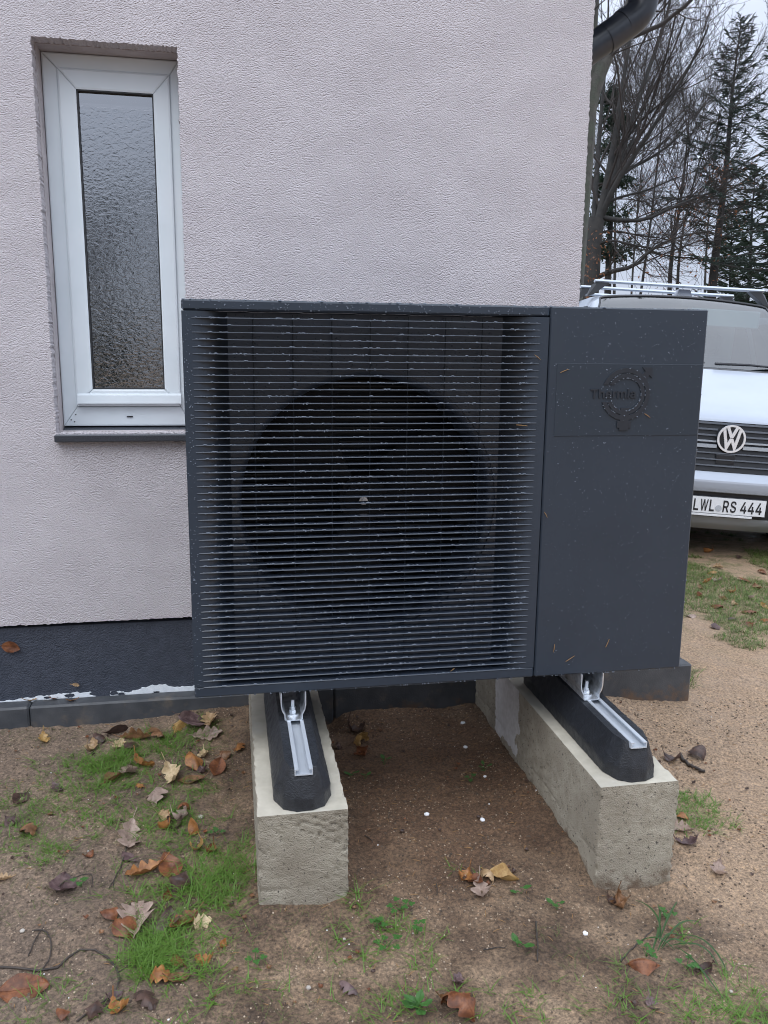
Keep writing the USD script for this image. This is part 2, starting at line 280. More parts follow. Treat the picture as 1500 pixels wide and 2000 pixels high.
def ground_material():
    n = {'g': ('geometry', {}), 'xyz': ('separate_xyz', {}),
         'n1': ('noise_texture', {'scale': 5.5, 'detail': 6, 'roughness': .62}), 'r1': ('rgb_ramp', {'ramp': [(.32, (.060, .039, .026)), (.45, (.125, .084, .055)), (.58, (.215, .150, .098)), (.74, (.31, .225, .150))]}),
         'n2': ('noise_texture', {'scale': 120, 'detail': 5, 'roughness': .8}), 'r2': ('rgb_ramp', {'ramp': [(.33, (.30, .28, .27)), (.5, (.95, .95, .95)), (.66, (1.8, 1.72, 1.6))]}),
         'm': ('mix', {'mix_type': 'multiply', 'fac': 1.0}),
         # dry sand on the right, greyish silt on the left: soil of different colours, with ragged borders; brown soil between the beams, its colour darkened for shade under the unit
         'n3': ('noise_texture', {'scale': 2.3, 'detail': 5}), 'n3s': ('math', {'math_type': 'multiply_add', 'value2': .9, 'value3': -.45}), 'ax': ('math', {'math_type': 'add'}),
         'sandf': ('map_range', {'from_min': 1.12, 'from_max': 1.38, 'clamp': True}), 'sand': ('mix', {'mix_type': 'mix', 'color2': (.325, .230, .152)}),
         'siltf': ('map_range', {'from_min': .12, 'from_max': -.35, 'to_max': .62, 'clamp': True}), 'silt': ('mix', {'color2': (.20, .152, .116)}),
         'mf': ('noise_texture', {'scale': 9, 'detail': 6, 'roughness': .7}), 'mr': ('map_range', {'from_min': .47, 'from_max': .64, 'clamp': True, 'to_max': .75}),
         'hx': ('math', {'math_type': 'add', 'value2': -.64}), 'ha': ('math', {'math_type': 'absolute'}), 'hb': ('map_range', {'from_min': .46, 'from_max': .22, 'clamp': True}), 'hy': ('math', {'math_type': 'add'}), 'hc': ('map_range', {'from_min': -.42, 'from_max': .05, 'clamp': True}), 'hd': ('math', {'math_type': 'multiply'}), 'he': ('math', {'math_type': 'multiply', 'value2': .82}), 'soilshade': ('mix', {'color2': (.122, .070, .041)}), 'yy': ('map_range', {'from_min': .9, 'from_max': 2.4, 'clamp': True}), 'mm': ('math', {'math_type': 'multiply'}), 'moss': ('mix', {'color2': (.10, .115, .038)}),
         'sp': ('voronoi_texture', {'scale': 130}), 'spm': ('map_range', {'from_min': .16, 'from_max': .10, 'clamp': True, 'to_max': .7}), 'spk': ('white_noise_texture', {}), 'spc': ('mix', {'color2': (.03, .024, .02)}),
         'rn': ('noise_texture', {'scale': 7, 'detail': 3}), 'rr': ('map_range', {'from_min': .35, 'from_max': .65, 'to_min': .55, 'to_max': .92, 'clamp': True}),
         'bn': ('noise_texture', {'scale': 330, 'detail': 4, 'roughness': .7}), 'b': ('bump', {'strength': 1.0, 'distance': .005}), 'p': ('principled_bsdf', {'specular_ior_level': .35})}
    L = [('g.position', k+'.vector') for k in ('n1', 'n2', 'n3', 'mf', 'sp', 'rn', 'bn', 'xyz')]
    L += [('n1.fac', 'r1.fac'), ('n2.fac', 'r2.fac'), ('n3.fac', 'n3s.value1'), ('n3s.value', 'ax.value1'), ('xyz.x', 'ax.value2'), ('ax.value', 'sandf.value'), ('ax.value', 'siltf.value'),
          ('ax.value', 'hx.value1'), ('hx.value', 'ha.value1'), ('ha.value', 'hb.value'), ('n3s.value', 'hy.value1'), ('xyz.y', 'hy.value2'), ('hy.value', 'hc.value'), ('hb.result', 'hd.value1'), ('hc.result', 'hd.value2'), ('hd.value', 'he.value1'), ('r1.color', 'soilshade.color1'), ('he.value', 'soilshade.fac'), ('soilshade.color', 'sand.color1'), ('sandf.result', 'sand.fac'), ('sand.color', 'silt.color1'), ('siltf.result', 'silt.fac'),
          ('mf.fac', 'mr.value'), ('xyz.y', 'yy.value'), ('mr.result', 'mm.value1'), ('yy.result', 'mm.value2'), ('silt.color', 'moss.color1'), ('mm.value', 'moss.fac'),
          ('moss.color', 'm.color1'), ('r2.color', 'm.color2'), ('sp.distance', 'spm.value'), ('m.color', 'spc.color1'), ('spm.result', 'spc.fac'), ('spc.color', 'p.base_color'),
          ('rn.fac', 'rr.value'), ('rr.result', 'p.roughness'), ('bn.fac', 'b.height'), ('b.normal', 'p.normal')]
    usdkit.material(stage, '/World/Looks/soil', n, L, surface='p.BSDF')
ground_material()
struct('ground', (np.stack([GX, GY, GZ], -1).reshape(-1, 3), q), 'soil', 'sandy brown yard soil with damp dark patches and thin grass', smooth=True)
# ------------------------------------------------------------------ house
YW, XC = .79, 1.275
def jag(pts, amp, step, seed):
    r = np.random.default_rng(seed); out = []
    for a, b in zip(pts, pts[1:]):
        a, b = np.array(a, float), np.array(b, float); n = max(2, int(np.linalg.norm(b-a)/step)); d = (b-a)/np.linalg.norm(b-a); nn = np.array([-d[1], d[0]])
        for k in range(n): out.append(a+(b-a)*k/n + (nn*r.normal(0, amp) if k else 0))
    return out
house = thing('house', 'pale pinkish rough plaster house wall with a narrow white window behind the heat pump', 'house', (0, YW, 0))
WX0, WX1, WZ0, WZ1 = -.437, -.028, .985, 2.124
outer = jag([(-3.4, .352), (XC, .372), (XC, 2.95), (-3.4, 2.95), (-3.4, .352)], .0011, .006, 3)
hole = jag([(WX0, WZ0), (WX1, WZ0), (WX1, WZ1), (WX0, WZ1), (WX0, WZ0)], .0013, .005, 4)
wall = extr(Polygon(outer, [hole]).buffer(0), .05)
obj('front_wall', xz(wall, YW+.05), 'plaster', house)
rev = extr(Polygon([(WX0-.10, WZ0-.1), (WX1+.1, WZ0-.1), (WX1+.1, WZ1+.1), (WX0-.1, WZ1+.1)], [[(WX0+.001, WZ0+.001), (WX1-.001, WZ0+.001), (WX1-.001, WZ1-.001), (WX0+.001, WZ1-.001)]]), .24)
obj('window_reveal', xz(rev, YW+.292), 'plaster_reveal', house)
obj('front_wall', cat(box(-3.4, WX0-.103, YW+.053, YW+.29, .36, 2.95), box(WX1+.103, XC-.003, YW+.053, YW+.29, .375, 2.95), box(WX0-.103, WX1+.103, YW+.053, YW+.29, .36, WZ0-.103), box(WX0-.103, WX1+.103, YW+.053, YW+.29, WZ1+.103, 2.95)), 'plaster', house, label='masonry behind the plaster')
obj('side_wall', box(XC-.24, XC-.001, YW+.292, 8.5, .37, 2.95), 'plaster', house)
obj('back_wall', box(-3.4, XC-.242, 8.3, 8.5, .0, 2.95), 'plaster', house)
obj('left_wall', box(-3.4, -3.2, YW+.292, 8.298, .0, 2.95), 'plaster', house)
obj('plinth', cat(box(-3.4, XC-.016, YW+.014, YW+.29, -.25, .3515), box(XC-.2, XC-.016, YW+.292, 8.5, -.35, .369)), 'plinth_paint', house)
# flaked strip of white primer along the foot of the plinth
patch0 = [(-.72, .100), (-.715, .118), (-.70, .122), (-.68, .132), (-.672, .120), (-.66, .117), (-.64, .124), (-.62, .121), (-.60, .137), (-.575, .131), (-.55, .140), (-.53, .125), (-.50, .128), (-.47, .134), (-.45, .131), (-.425, .148), (-.41, .141), (-.395, .152), (-.385, .163), (-.37, .148), (-.355, .142), (-.33, .139), (-.31, .15), (-.29, .146), (-.275, .139), (-.25, .141), (-.22, .145), (-.19, .151), (-.16, .165), (-.14, .178), (-.13, .162), (-.11, .158), (-.09, .164), (-.085, .185), (-.06, .178), (-.03, .172), (0, .17), (.03, .16), (.05, .10)]
patch = [(x, .100+(z-.100)*(.36+.16*math.sin(x*23))) for x, z in patch0]
pp = Polygon(jag(patch + [(.05, .094), (-.72, .094), patch[0]], .0018, .007, 8)).buffer(0)
holes = union_all([affinity.scale(Polygon(jag(list(Point(*p).buffer(r, 3).exterior.coords), r*.13, r*.35, int(r*1e5))).buffer(0), 1.8, .75) for p, r in (((-.345, .106), .016), ((-.31, .106), .009), ((-.285, .103), .008), ((-.66, .106), .006), ((-.52, .106), .007), ((-.17, .100), .008), ((-.365, .11), .012), ((-.57, .113), .007), ((-.24, .121), .012), ((-.265, .115), .011), ((-.45, .108), .010), ((-.08, .124), .004))])
obj('bare_primer_patch', xz(extr(pp.difference(holes), .003), YW+.0135), 'white_primer', house, label='torn strip of bare white primer at the foot of the plinth')
# ragged paint skin just above the strip
skin = [(-.9, .185)] + [(x, .182+.02*math.sin(x*9)+.012*math.sin(x*31+1)) for x in np.arange(-.88, .3, .03)] + [(.3, .27), (-.9, .27)]
# interior behind the window
obj('room', cat(box(-1.4, .9, 3.2, 3.22, .5, 2.5), box(-1.42, -1.4, YW+.295, 3.2, .5, 2.5), box(.9, .92, YW+.295, 3.2, .5, 2.5), box(-1.42, .92, YW+.295, 3.22, .48, .5), box(-1.42, .92, YW+.295, 3.22, 2.5, 2.52)), 'room_wall', house)
# window: frame, sash, pane
yF, yS, yG = YW+.112, YW+.103, YW+.118
win = obj('window', xz(extr(Polygon([(WX0+.002, WZ0+.001), (WX1-.002, WZ0+.001), (WX1-.002, WZ1-.002), (WX0+.002, WZ1-.002)], [[(-.386, 1.064), (-.064, 1.064), (-.064, 2.075), (-.386, 2.075)]]), .02), yF+.045), 'gasket', house, label='tall narrow white plastic window with obscure glass')
def mitred(x0, x1, z0, z1, wl, wr, wb, wt, y, depth, m, name, ch=.004):
    I = [(x0+wl, z0+wb), (x1-wr, z0+wb), (x1-wr, z1-wt), (x0+wl, z1-wt)]; O = [(x0, z0), (x1, z0), (x1, z1), (x0, z1)]
    for a in range(4):
        b = (a+1) % 4; pg = Polygon([O[a], O[b], I[b], I[a]]).buffer(-.0006, join_style=2)
        c = np.array(pg.exterior.coords)[:-1]; s = np.array(pg.buffer(-ch, join_style=2).exterior.coords)[:-1] if ch else c
        P = [(p[0], y+ch*.5, p[1]) for p in c] + [(p[0], y+depth, p[1]) for p in c] + [(p[0], y, p[1]) for p in s]
        obj(name, hull(P), m, win)
mitred(WX0+.003, WX1-.003, WZ0+.012, WZ1-.003, .046, .030, .064, .045, yF, .06, 'window_pvc', 'frame_member')
mitred(-.389, -.060, 1.062, 2.077, .053, .051, .056, .058, yS, .06, 'window_pvc', 'sash_member', .005)
obj('glazing_bead', xz(extr(Polygon([(-.337, 1.117), (-.110, 1.117), (-.110, 2.020), (-.337, 2.020)], [[(-.333, 1.121), (-.114, 1.121), (-.114, 2.016), (-.333, 2.016)]]), .012), yG-.001), 'gasket', win)
obj('glass_pane', box(-.338, -.109, yG, yG+.004, 1.116, 2.021), 'obscure_glass', win)
obj('warm_room_blind', box(-.36, -.09, yG+.12, yG+.125, 1.0, 1.90), 'room_wall', win)
wb = hull([(-.383, yS-.002, 1.104), (-.058, yS-.002, 1.104), (-.383, yS-.016, 1.098), (-.058, yS-.016, 1.098), (-.383, yS-.018, 1.072), (-.058, yS-.018, 1.072), (-.383, yS-.002, 1.068), (-.058, yS-.002, 1.068)])
obj('weather_bar', wb, 'window_pvc', win)
obj('drain_cap', box(-.235, -.216, yF-.004, yF+.001, 1.026, 1.0295), 'dark_gap', win)
for x, z in ((-.395, 1.035), (-.41, 1.018), (-.40, 1.012)): obj('screw_cover', cyl((x, yF-.0012, z), (x, yF+.002, z), .0022, 8), 'dark_gap', win)
sill = obj('window_sill', box(WX0-.002, WX1+.03, YW-.028, YW+.05, .959, .9815, .003), 'sill_stone', house)
obj('sill_bed', hull([(WX0+.004, YW+.045, .9775), (WX1-.004, YW+.045, .9775), (WX0+.004, yF+.004, .993), (WX1-.004, yF+.004, .993), (WX0+.004, YW+.045, .96), (WX1-.004, YW+.045, .96), (WX0+.004, yF+.004, .96), (WX1-.004, yF+.004, .96)]), 'sill_stone', house)
# roof: out of frame above, its overhang shades the top of the wall
rf = obj('roof', hull([(XC+.62, YW-.06, 2.93), (XC+.62, 8.7, 2.93), (XC+.62, YW-.06, 3.01), (XC+.62, 8.7, 3.01), (-3.4, YW-.06, 5.4), (-3.4, 8.7, 5.4), (-3.4, YW-.06, 5.5), (-3.4, 8.7, 5.5)]), 'black_plastic', house)
obj('gable', hull([(-3.4, YW+.06, 2.953), (XC-.004, YW+.06, 2.953), (-3.4, YW+.25, 2.953), (XC-.004, YW+.25, 2.953), (XC-.004, YW+.06, 3.2), (XC-.004, YW+.25, 3.2), (-3.4, YW+.06, 5.35), (-3.4, YW+.25, 5.35)]), 'plaster', house)

dp = thing('downpipe', 'dark metal rain downpipe bending in behind the house corner', 'downpipe', (1.36, 1.3, 0))
def dpath(pts): return smooth_line(np.array([onY(x, y, 1.3) for x, y in pts]), 14)
obj('upper_bend', tubes([(np.vstack([onY(1258, -160, 1.3)[None], dpath([(1258, -70), (1258, -12), (1247, 26), (1214, 54), (1180, 78)])]), np.full(15, .0565))], 28), 'pipe_metal', dp, smooth=True)
obj('socket_ring', tubes([(np.array([onY(1225, 44.5, 1.3), onY(1216, 51, 1.3)]), np.array([.0578, .0578]))], 28, caps=True), 'pipe_metal', dp, smooth=30)
obj('lower_bend', tubes([(dpath([(1196, 67), (1168, 86), (1140, 106), (1120, 130), (1112, 170)]), np.full(14, .0545))], 28), 'pipe_metal', dp, smooth=True)
_q = onY(1112, 165, 1.3); obj('pipe', tubes([(np.array([_q, [_q[0], 1.3, 1.2], [_q[0], 1.3, -.05]]), np.full(3, .053))], 24), 'pipe_metal', dp, smooth=True)
obj('pipe_clamp', tubes([(np.array([[_q[0], 1.3, 1.70], [_q[0], 1.3, 1.73]]), np.full(2, .058))], 24, caps=True), 'pipe_metal', dp, smooth=30)
obj('gutter', along_y(LineString([(1.70+.065*math.cos(a)+.0, 2.985+.065*math.sin(a)) for a in np.linspace(math.pi, 2*math.pi, 14)]).buffer(.002), YW-.32, 8.7), 'pipe_metal', dp)

# ------------------------------------------------------------------ kerb round the house
kerb = thing('kerb', 'dark weathered concrete kerb running along the foot of the house wall', 'kerb', (0, .75, 0))
ys = [-3.36, -2.46, -1.46, -.566, .43, 1.42, 1.781]
def stone(x0, x1, y0, y1, z0, z1, seed):
    b = box(x0+.0015, x1-.0015, y0, y1, z0, z1, .006).subdivide_to_size(.05); r = b.vertices.copy()
    r += .0022*np.stack([fbm3(r[:, 0], r[:, 1], r[:, 2], 22, 2, seed+k) for k in range(3)], -1); b.vertices = r; return b
for k, (a, b) in enumerate(zip(ys, ys[1:])): obj('kerb_stone', stone(a, b, .741, .8015, -.25, .1085 if a > 1.3 else .102, k), 'kerb_concrete', kerb)
for k in range(6): obj('kerb_stone', stone(1.30, 1.781, .804+k*.9, .802+(k+1)*.9, -.3, .1075, 20+k), 'kerb_concrete', kerb)

# ------------------------------------------------------------------ heat pump
ZB, ZT, XS, W = .413, 1.355, .863, 1.28
hp = thing('heat_pump', 'large anthracite heat pump with horizontal louvres and a plain panel, wet with rain', 'heat pump', (0, 0, ZB))
obj('casing', cat(box(.002, .005, .057, .46, ZB+.002, ZT-.002), box(W-.005, W-.002, .057, .46, ZB+.002, ZT-.002), box(.0055, W-.0055, .057, .46, ZT-.005, ZT-.002), box(.0055, W-.0055, .457, .46, ZB+.0055, ZT-.0055), box(.0055, W-.0055, .057, .4565, ZB+.002, ZB+.005), box(.866, .869, .057, .4565, ZB+.0055, ZT-.0055)), 'anthracite', hp)
t = np.linspace(0, 1, 15); depth = .050
def scoop(x0, x1, xe):   # front flat from x0 to x1, sweeping back to xe
    pts = [(x0, 0)] + [(x1+(xe-x1)*u, depth*(1-math.cos(u*math.pi/2))**1.25) for u in t]
    return Polygon(pts + [(xe, depth+.006), (x0, depth+.006)]).buffer(0)

fr = obj('grille_frame', box(0, XS, 0, depth+.006, ZT-.024, ZT, .004), 'anthracite_frame', hp)
obj('bottom_bar', box(0, XS, 0, depth+.006, ZB, ZB+.026, .003), 'anthracite_frame', fr)
obj('side_scoop', extr(scoop(0, .020, .100), ZT-ZB-.052).apply_translation((0, 0, ZB+.0265)), 'anthracite_frame', fr, smooth=30)
obj('side_scoop', extr(scoop(XS, XS-.020, XS-.100), ZT-ZB-.052).apply_translation((0, 0, ZB+.0265)), 'anthracite_frame', fr, smooth=30)
CX, CZ, RR = .4315, .874, .327
fp = Polygon([(.100, ZB+.027), (XS-.100, ZB+.027), (XS-.100, ZT-.026), (.100, ZT-.026)]).difference(Point(CX, CZ).buffer(RR, 64))
obj('fan_panel', xz(extr(fp, .006), depth+.0065), 'black_plastic', hp)
u = np.linspace(0, math.pi/2, 9)
prof = [(RR+.0, 0)] + [(RR-.018*math.sin(a), .018-.018*math.cos(a)) for a in u] + [(RR-.018, .14), (RR-.012, .14), (RR+.004, .0)]
sh = trimesh.creation.revolve(np.array(prof[::-1]), sections=80); v = sh.vertices; sh.vertices = np.c_[v[:, 0]+CX, v[:, 2]+depth+.0075, v[:, 1]+CZ]; sh.fix_normals()
obj('fan_shroud', sh, 'black_plastic', hp, smooth=40)
fan = obj('fan', cat(cyl((CX, .125, CZ), (CX, .19, CZ), .062, 32), cyl((CX, .118, CZ), (CX, .1249, CZ), .05, 32)), 'fan_plastic', hp, smooth=30)
for k in range(3):
    V = []; R_ = np.linspace(.06, RR-.024, 12); A_ = np.linspace(0, 1, 10)
    for i, rr_ in enumerate(R_):
        w = math.radians(66 - 14*(i/11)); sweep = math.radians(-22*(i/11)**1.5)
        for a in A_:
            th = k*2*math.pi/3 + .5 + sweep + (a-.5)*w; V.append((CX+rr_*math.cos(th), .150+.055*(a-.5)*(1-.45*i/11)+.012*(2*a-1)**2, CZ+rr_*math.sin(th)))
    V = np.array(V); n = len(A_); I = np.arange(len(V)).reshape(len(R_), n); Q = np.stack([I[:-1, :-1], I[1:, :-1], I[1:, 1:], I[:-1, 1:]], -1).reshape(-1, 4)
    obj('blade', cat(trimesh.Trimesh(V, np.vstack([Q[:, [0, 1, 2]], Q[:, [0, 2, 3]]]), process=False), trimesh.Trimesh(V+[0, .003, 0], np.vstack([Q[:, [0, 2, 1]], Q[:, [0, 3, 2]]]), process=False)), 'fan_plastic', fan, smooth=True)
obj('fan_bolt', cat(cyl((CX-.002, .108, CZ-.002), (CX-.002, .1179, CZ-.002), .0115, 6), cyl((CX-.002, .104, CZ-.002), (CX-.002, .1079, CZ-.002), .0045, 12)), 'zinc', hp, label='shiny bolt in the middle of the fan')
obj('heat_exchanger', cat([box(.12, XS-.12, .30, .32, z, z+.004) for z in np.arange(ZB+.05, ZT-.05, .0125)] + [box(.10, XS-.05, .325, .33, ZB+.03, ZT-.03)]), 'coil_fins', hp)
for x in np.arange(.066, XS-.05, .0914): obj('guard_wire', cyl((x+.0, .0315, ZB+.03), (x+.0, .0315, ZT-.03), .0016, 8), 'anthracite_frame', hp, smooth=True)
NS = 56; zs = ZT-.024-.0165 - np.arange(NS)*(.876/(NS-1)); drops = []
r2 = np.random.default_rng(5)
ws = np.linspace(-.5, .5, 3)
for k, z in enumerate(zs):
    prof = Polygon([(0.0006, -.0011), (0.0002, -.0004), (0.0016, .0011), (.024, .0016), (.024, -.0004)])
    m = extr(prof, XS-.022-.022); v = m.vertices; m.vertices = np.c_[v[:, 2]+.022, v[:, 0]-.0012, v[:, 1]+z]; m.fix_normals()
    obj('louvre_slat', m, 'slat_plastic', hp)
# rain: beads along the slats, on the panels, hanging from the lower edges
bead = trimesh.creation.icosphere(1); half = trimesh.creation.icosphere(1)
P, S = [], []
for z in zs:
    n = r2.integers(28, 62); x = r2.uniform(.03, XS-.03, n); big = r2.random(n)**3
    s = .0010+.0023*big
    P += list(np.c_[x, np.full(n, .0012), z+.0009+s*.12+0*x]); S += list(np.c_[s*r2.uniform(1.0, 2.1, n), s*.9, s*.62])
    n = r2.integers(3, 9); x = r2.uniform(.03, XS-.03, n); s = .0008+.0012*r2.random(n)
    P += list(np.c_[x, np.full(n, .0004), np.full(n, z-.0012)]); S += list(np.c_[s, s, s*1.1])
    for xx in (.062, XS-.062):
        P.append((xx+r2.normal(0, .006), .0012, z+.0012)); S.append((.0034, .0022, .0017))
# rows of drops on the fan panel, upper half mostly
for z in zs:
    up = (z-.85)/.5; n = max(0, int(46*max(0, up))) + r2.integers(0, 6)
    for _ in range(n):
        x = r2.uniform(.11, XS-.11); zz = z+r2.uniform(.004, .010)
        if (x-CX)**2+(zz-CZ)**2 > (RR+.006)**2: s = r2.uniform(.0010, .0021); P.append((x, depth+.0004, zz)); S.append((s, s*.6, s*1.1))
drops_louvre = scatter(bead, np.array(P), np.array(S))
obj('rain_drops', drops_louvre, 'water_drop', hp, smooth=True, kind='stuff', label='rain beads along the louvre slats')
# service panel with sunk badge field and raised emblem
X0 = XS+.0035
BZ0, BZ1, BX0 = 1.0425, 1.2205, .888
pz = [(X0+.0, ZB), (W, ZB), (W, ZT), (X0, ZT)]
sp = obj('service_panel', box(X0, W, 0, depth+.006, ZB, ZT, .0035), 'anthracite', hp)
obj('badge_field', box(BX0, W-.0045, -.0011, .01, BZ0, BZ1, .0008), 'badge_plastic', sp)
ex, ez, ro = 1.071, 1.146, .0645
ring = Point(ex, ez).buffer(ro, 48).difference(Point(ex, ez).buffer(.0405, 48))
ring = ring.difference(sbox(ex-.09, ez-.019, ex-.02, ez+.024))
groove = Point(ex, ez).buffer(.0535, 48).difference(Point(ex, ez).buffer(.0505, 48))
arrow = Polygon([(1.1115, 1.2125), (1.1385, 1.2125), (1.1385, 1.186), (1.131, 1.1935), (1.116, 1.172), (1.102, 1.185), (1.1195, 1.203)])
stem = union_all([sbox(ex-.0115, 1.074, ex+.0115, 1.112), sbox(ex-.0185, 1.0625, ex+.0185, 1.0795), sbox(ex-.012, 1.056, ex+.012, 1.0635)])
emblem = union_all([ring.difference(groove), arrow, stem])
obj('emblem', xz(extr(emblem, .0022), -.0012), 'emblem_plastic', sp)
txt = meshkit.text_mesh('Thermia', .0205, .0024, bold=True); b = txt.bounds; k_ = (1.098-.978)/(b[1][0]-b[0][0])
txt.vertices = txt.vertices*[k_, 1.0, 1]; txt.apply_translation((.978-b[0][0]*k_, 1.1365-b[0][1], 0))
obj('lettering', xz(txt, -.0012), 'emblem_plastic', sp)
P, S = [], []
n = 1200; x = r2.uniform(X0+.006, W-.006, n); z = ZB+.01+(ZT-ZB-.02)*r2.random(n)**.8; s = .0005+.0010*r2.random(n)**2.4
fld = (x > BX0) & (z > BZ0) & (z < BZ1)
P += list(np.c_[x, np.where(fld, -.0012, -.0002), z]); S += list(np.c_[s, s*.55, s])
for _ in range(80):   # larger beads lodged on the relief
    a = r2.uniform(0, 2*math.pi); r_ = r2.choice([ro, .0405, .052]); xx, zz = ex+r_*math.cos(a), ez+r_*math.sin(a)-.001; s = r2.uniform(.0008, .0017); P.append((xx, -.0036, zz)); S.append((s*1.3, s*.7, s))
n = 420; x = r2.uniform(.004, W-.004, n); s = .001+.0022*r2.random(n)**2; P += list(np.c_[x, r2.uniform(.002, .05, n), np.full(n, ZT-.0003)]); S += list(np.c_[s*1.5, s*1.5, s*.8])
n = 70; x = r2.uniform(.004, W-.004, n); s = .001+.0012*r2.random(n); P += list(np.c_[x, np.full(n, .003), np.full(n, ZB-.0004)]); S += list(np.c_[s, s, s*1.2])
n = 130; z = r2.uniform(ZB, ZT, n); s = .0008+.001*r2.random(n); P += list(np.c_[np.full(n, W), r2.uniform(.002, .04, n), z]); S += list(np.c_[s, s, s])
n = 160; z = r2.uniform(ZB, ZT, n); s = .0006+.0009*r2.random(n); P += list(np.c_[r2.uniform(.002, .02, n), np.full(n, -.0002), z]); S += list(np.c_[s, s*.6, s])
n = 150; x = r2.uniform(.01, XS-.01, n); s = .0006+.001*r2.random(n); P += list(np.c_[x, np.full(n, -.0002), ZT-.004-.018*r2.random(n)]); S += list(np.c_[s, s*.6, s])
obj('rain_drops', scatter(bead, np.array(P), np.array(S)), 'water_drop', hp, smooth=True, kind='stuff', label='fine rain drops on the plain panel and edges')
# feet of the machine: pressed zinc channels with a bolt
for c in (.2385, 1.028):
    ln = [(c-.0300, ZB-.0005), (c-.0300, .378), (c-.0275, .366), (c-.0215, .354), (c-.0215, .3425), (c-.0185, .3395), (c+.0185, .3395), (c+.0215, .3425), (c+.0215, .354), (c+.0275, .366), (c+.0300, .378), (c+.0300, ZB-.0005)]
    br = obj('mounting_channel', along_y(LineString(ln).buffer(.0013, join_style=2, cap_style=2), -.004, .44), 'zinc', hp, label='pressed zinc mounting channel under the machine')
    y = .030
    obj('bolt', cyl((c, y, .341), (c, y, .380), .0048, 14), 'zinc', br, smooth=40); obj('nut', hull([(c+.0088*math.cos(a), y+.0088*math.sin(a), z) for a in np.arange(6)*math.pi/3+.3 for z in (.3445, .3545)]), 'zinc', br)
    obj('nut', hull([(c+.0078*math.cos(a), y+.0078*math.sin(a), z) for a in np.arange(6)*math.pi/3+.1 for z in (.355, .3615)]), 'zinc', br)
    obj('washer', cyl((c, y, .3410), (c, y, .3440), .0155, 24), 'zinc', br, smooth=40)

# ------------------------------------------------------------------ rubber feet and concrete beams
BZ = .242
def rubber_foot(c, label):
    ft = thing('rubber_foot', label, 'rubber foot', (c, .05, BZ))
    y0, y1, hb, ht, z0, z1 = -.262, .36, .0655, .0395, BZ+.001, BZ+.095
    bot = [(c-hb, y1), (c+hb, y1), (c+hb, y0+.058), (c+.046, y0+.014), (c+.018, y0), (c-.018, y0), (c-.046, y0+.014), (c-hb, y0+.058)]
    P = [(x, y, z0) for x, y in bot] + [(c+(x-c)*.99, y+.0015, z0+.030) for x, y in bot] + [(c-ht, y1-.03, z1), (c+ht, y1-.03, z1), (c-ht, y0+.070, z1), (c+ht, y0+.070, z1), (c-.029, y0+.024, z1), (c+.029, y0+.024, z1)]
    P += [(c-.024, y0+.013, z1-.026), (c+.024, y0+.013, z1-.026)]
    h0 = hull(P); h = tm(m3.Manifold(m3.Mesh(np.asarray(h0.vertices, np.float32), np.asarray(h0.faces, np.uint32))).refine_to_length(.009)); h.merge_vertices()
    v = h.vertices.copy(); nrm = h.vertex_normals; v += nrm*(.0028*fbm3(v[:, 0], v[:, 1], v[:, 2], 55, 3, 31)[:, None] + .0022*fbm3(v[:, 0], v[:, 1], v[:, 2], 160, 2, 33)[:, None])
    bodym = m3.Manifold(m3.Mesh(np.asarray(v, np.float32), np.asarray(h.faces, np.uint32)))
    cut = box(c-.0208, c+.0208, y0-.03, y1+.05, z1-.0145, z1+.03)
    cutm = m3.Manifold(m3.Mesh(np.asarray(cut.vertices, np.float32), np.asarray(cut.faces, np.uint32)))
    body = (bodym - cutm) if bodym.status() == m3.Error.NoError else None
    obj('rubber_body', body if body is not None else h, 'rubber', ft, smooth=22)
    obj('rail', along_y(LineString([(c-.0115, z1), (c-.0190, z1), (c-.0190, z1-.0125), (c+.0190, z1-.0125), (c+.0190, z1), (c+.0115, z1)]).buffer(.0012, join_style=2, cap_style=2), y0+.010, y1-.02), 'aluminium', ft)
    return ft
rubber_foot(.2425, 'black rubber foot with an aluminium rail on the left concrete beam')
rubber_foot(1.0385, 'black rubber foot with an aluminium rail on the right concrete beam')

def gridbox(x0, x1, y0, y1, z0, z1, h):
    A = [np.linspace(a, b, int((b-a)/h)+1) for a, b in ((x0, x1), (y0, y1), (z0, z1))]; V, Fc, n0 = [], [], 0
    for k in range(3):
        i, j = (k+1) % 3, (k+2) % 3
        for side in (0, 1):
            U, W_ = np.meshgrid(A[i], A[j], indexing='ij'); P = np.zeros(U.shape+(3,)); P[..., i] = U; P[..., j] = W_; P[..., k] = A[k][-1] if side else A[k][0]
            I = np.arange(U.size).reshape(U.shape)+n0; q_ = np.stack([I[:-1, :-1], I[1:, :-1], I[1:, 1:], I[:-1, 1:]], -1).reshape(-1, 4); q_ = q_ if side else q_[:, ::-1]
            V.append(P.reshape(-1, 3)); Fc += [q_[:, [0, 1, 2]], q_[:, [0, 2, 3]]]; n0 += U.size
    m = trimesh.Trimesh(np.vstack(V), np.vstack(Fc), process=False); m.merge_vertices(); return m
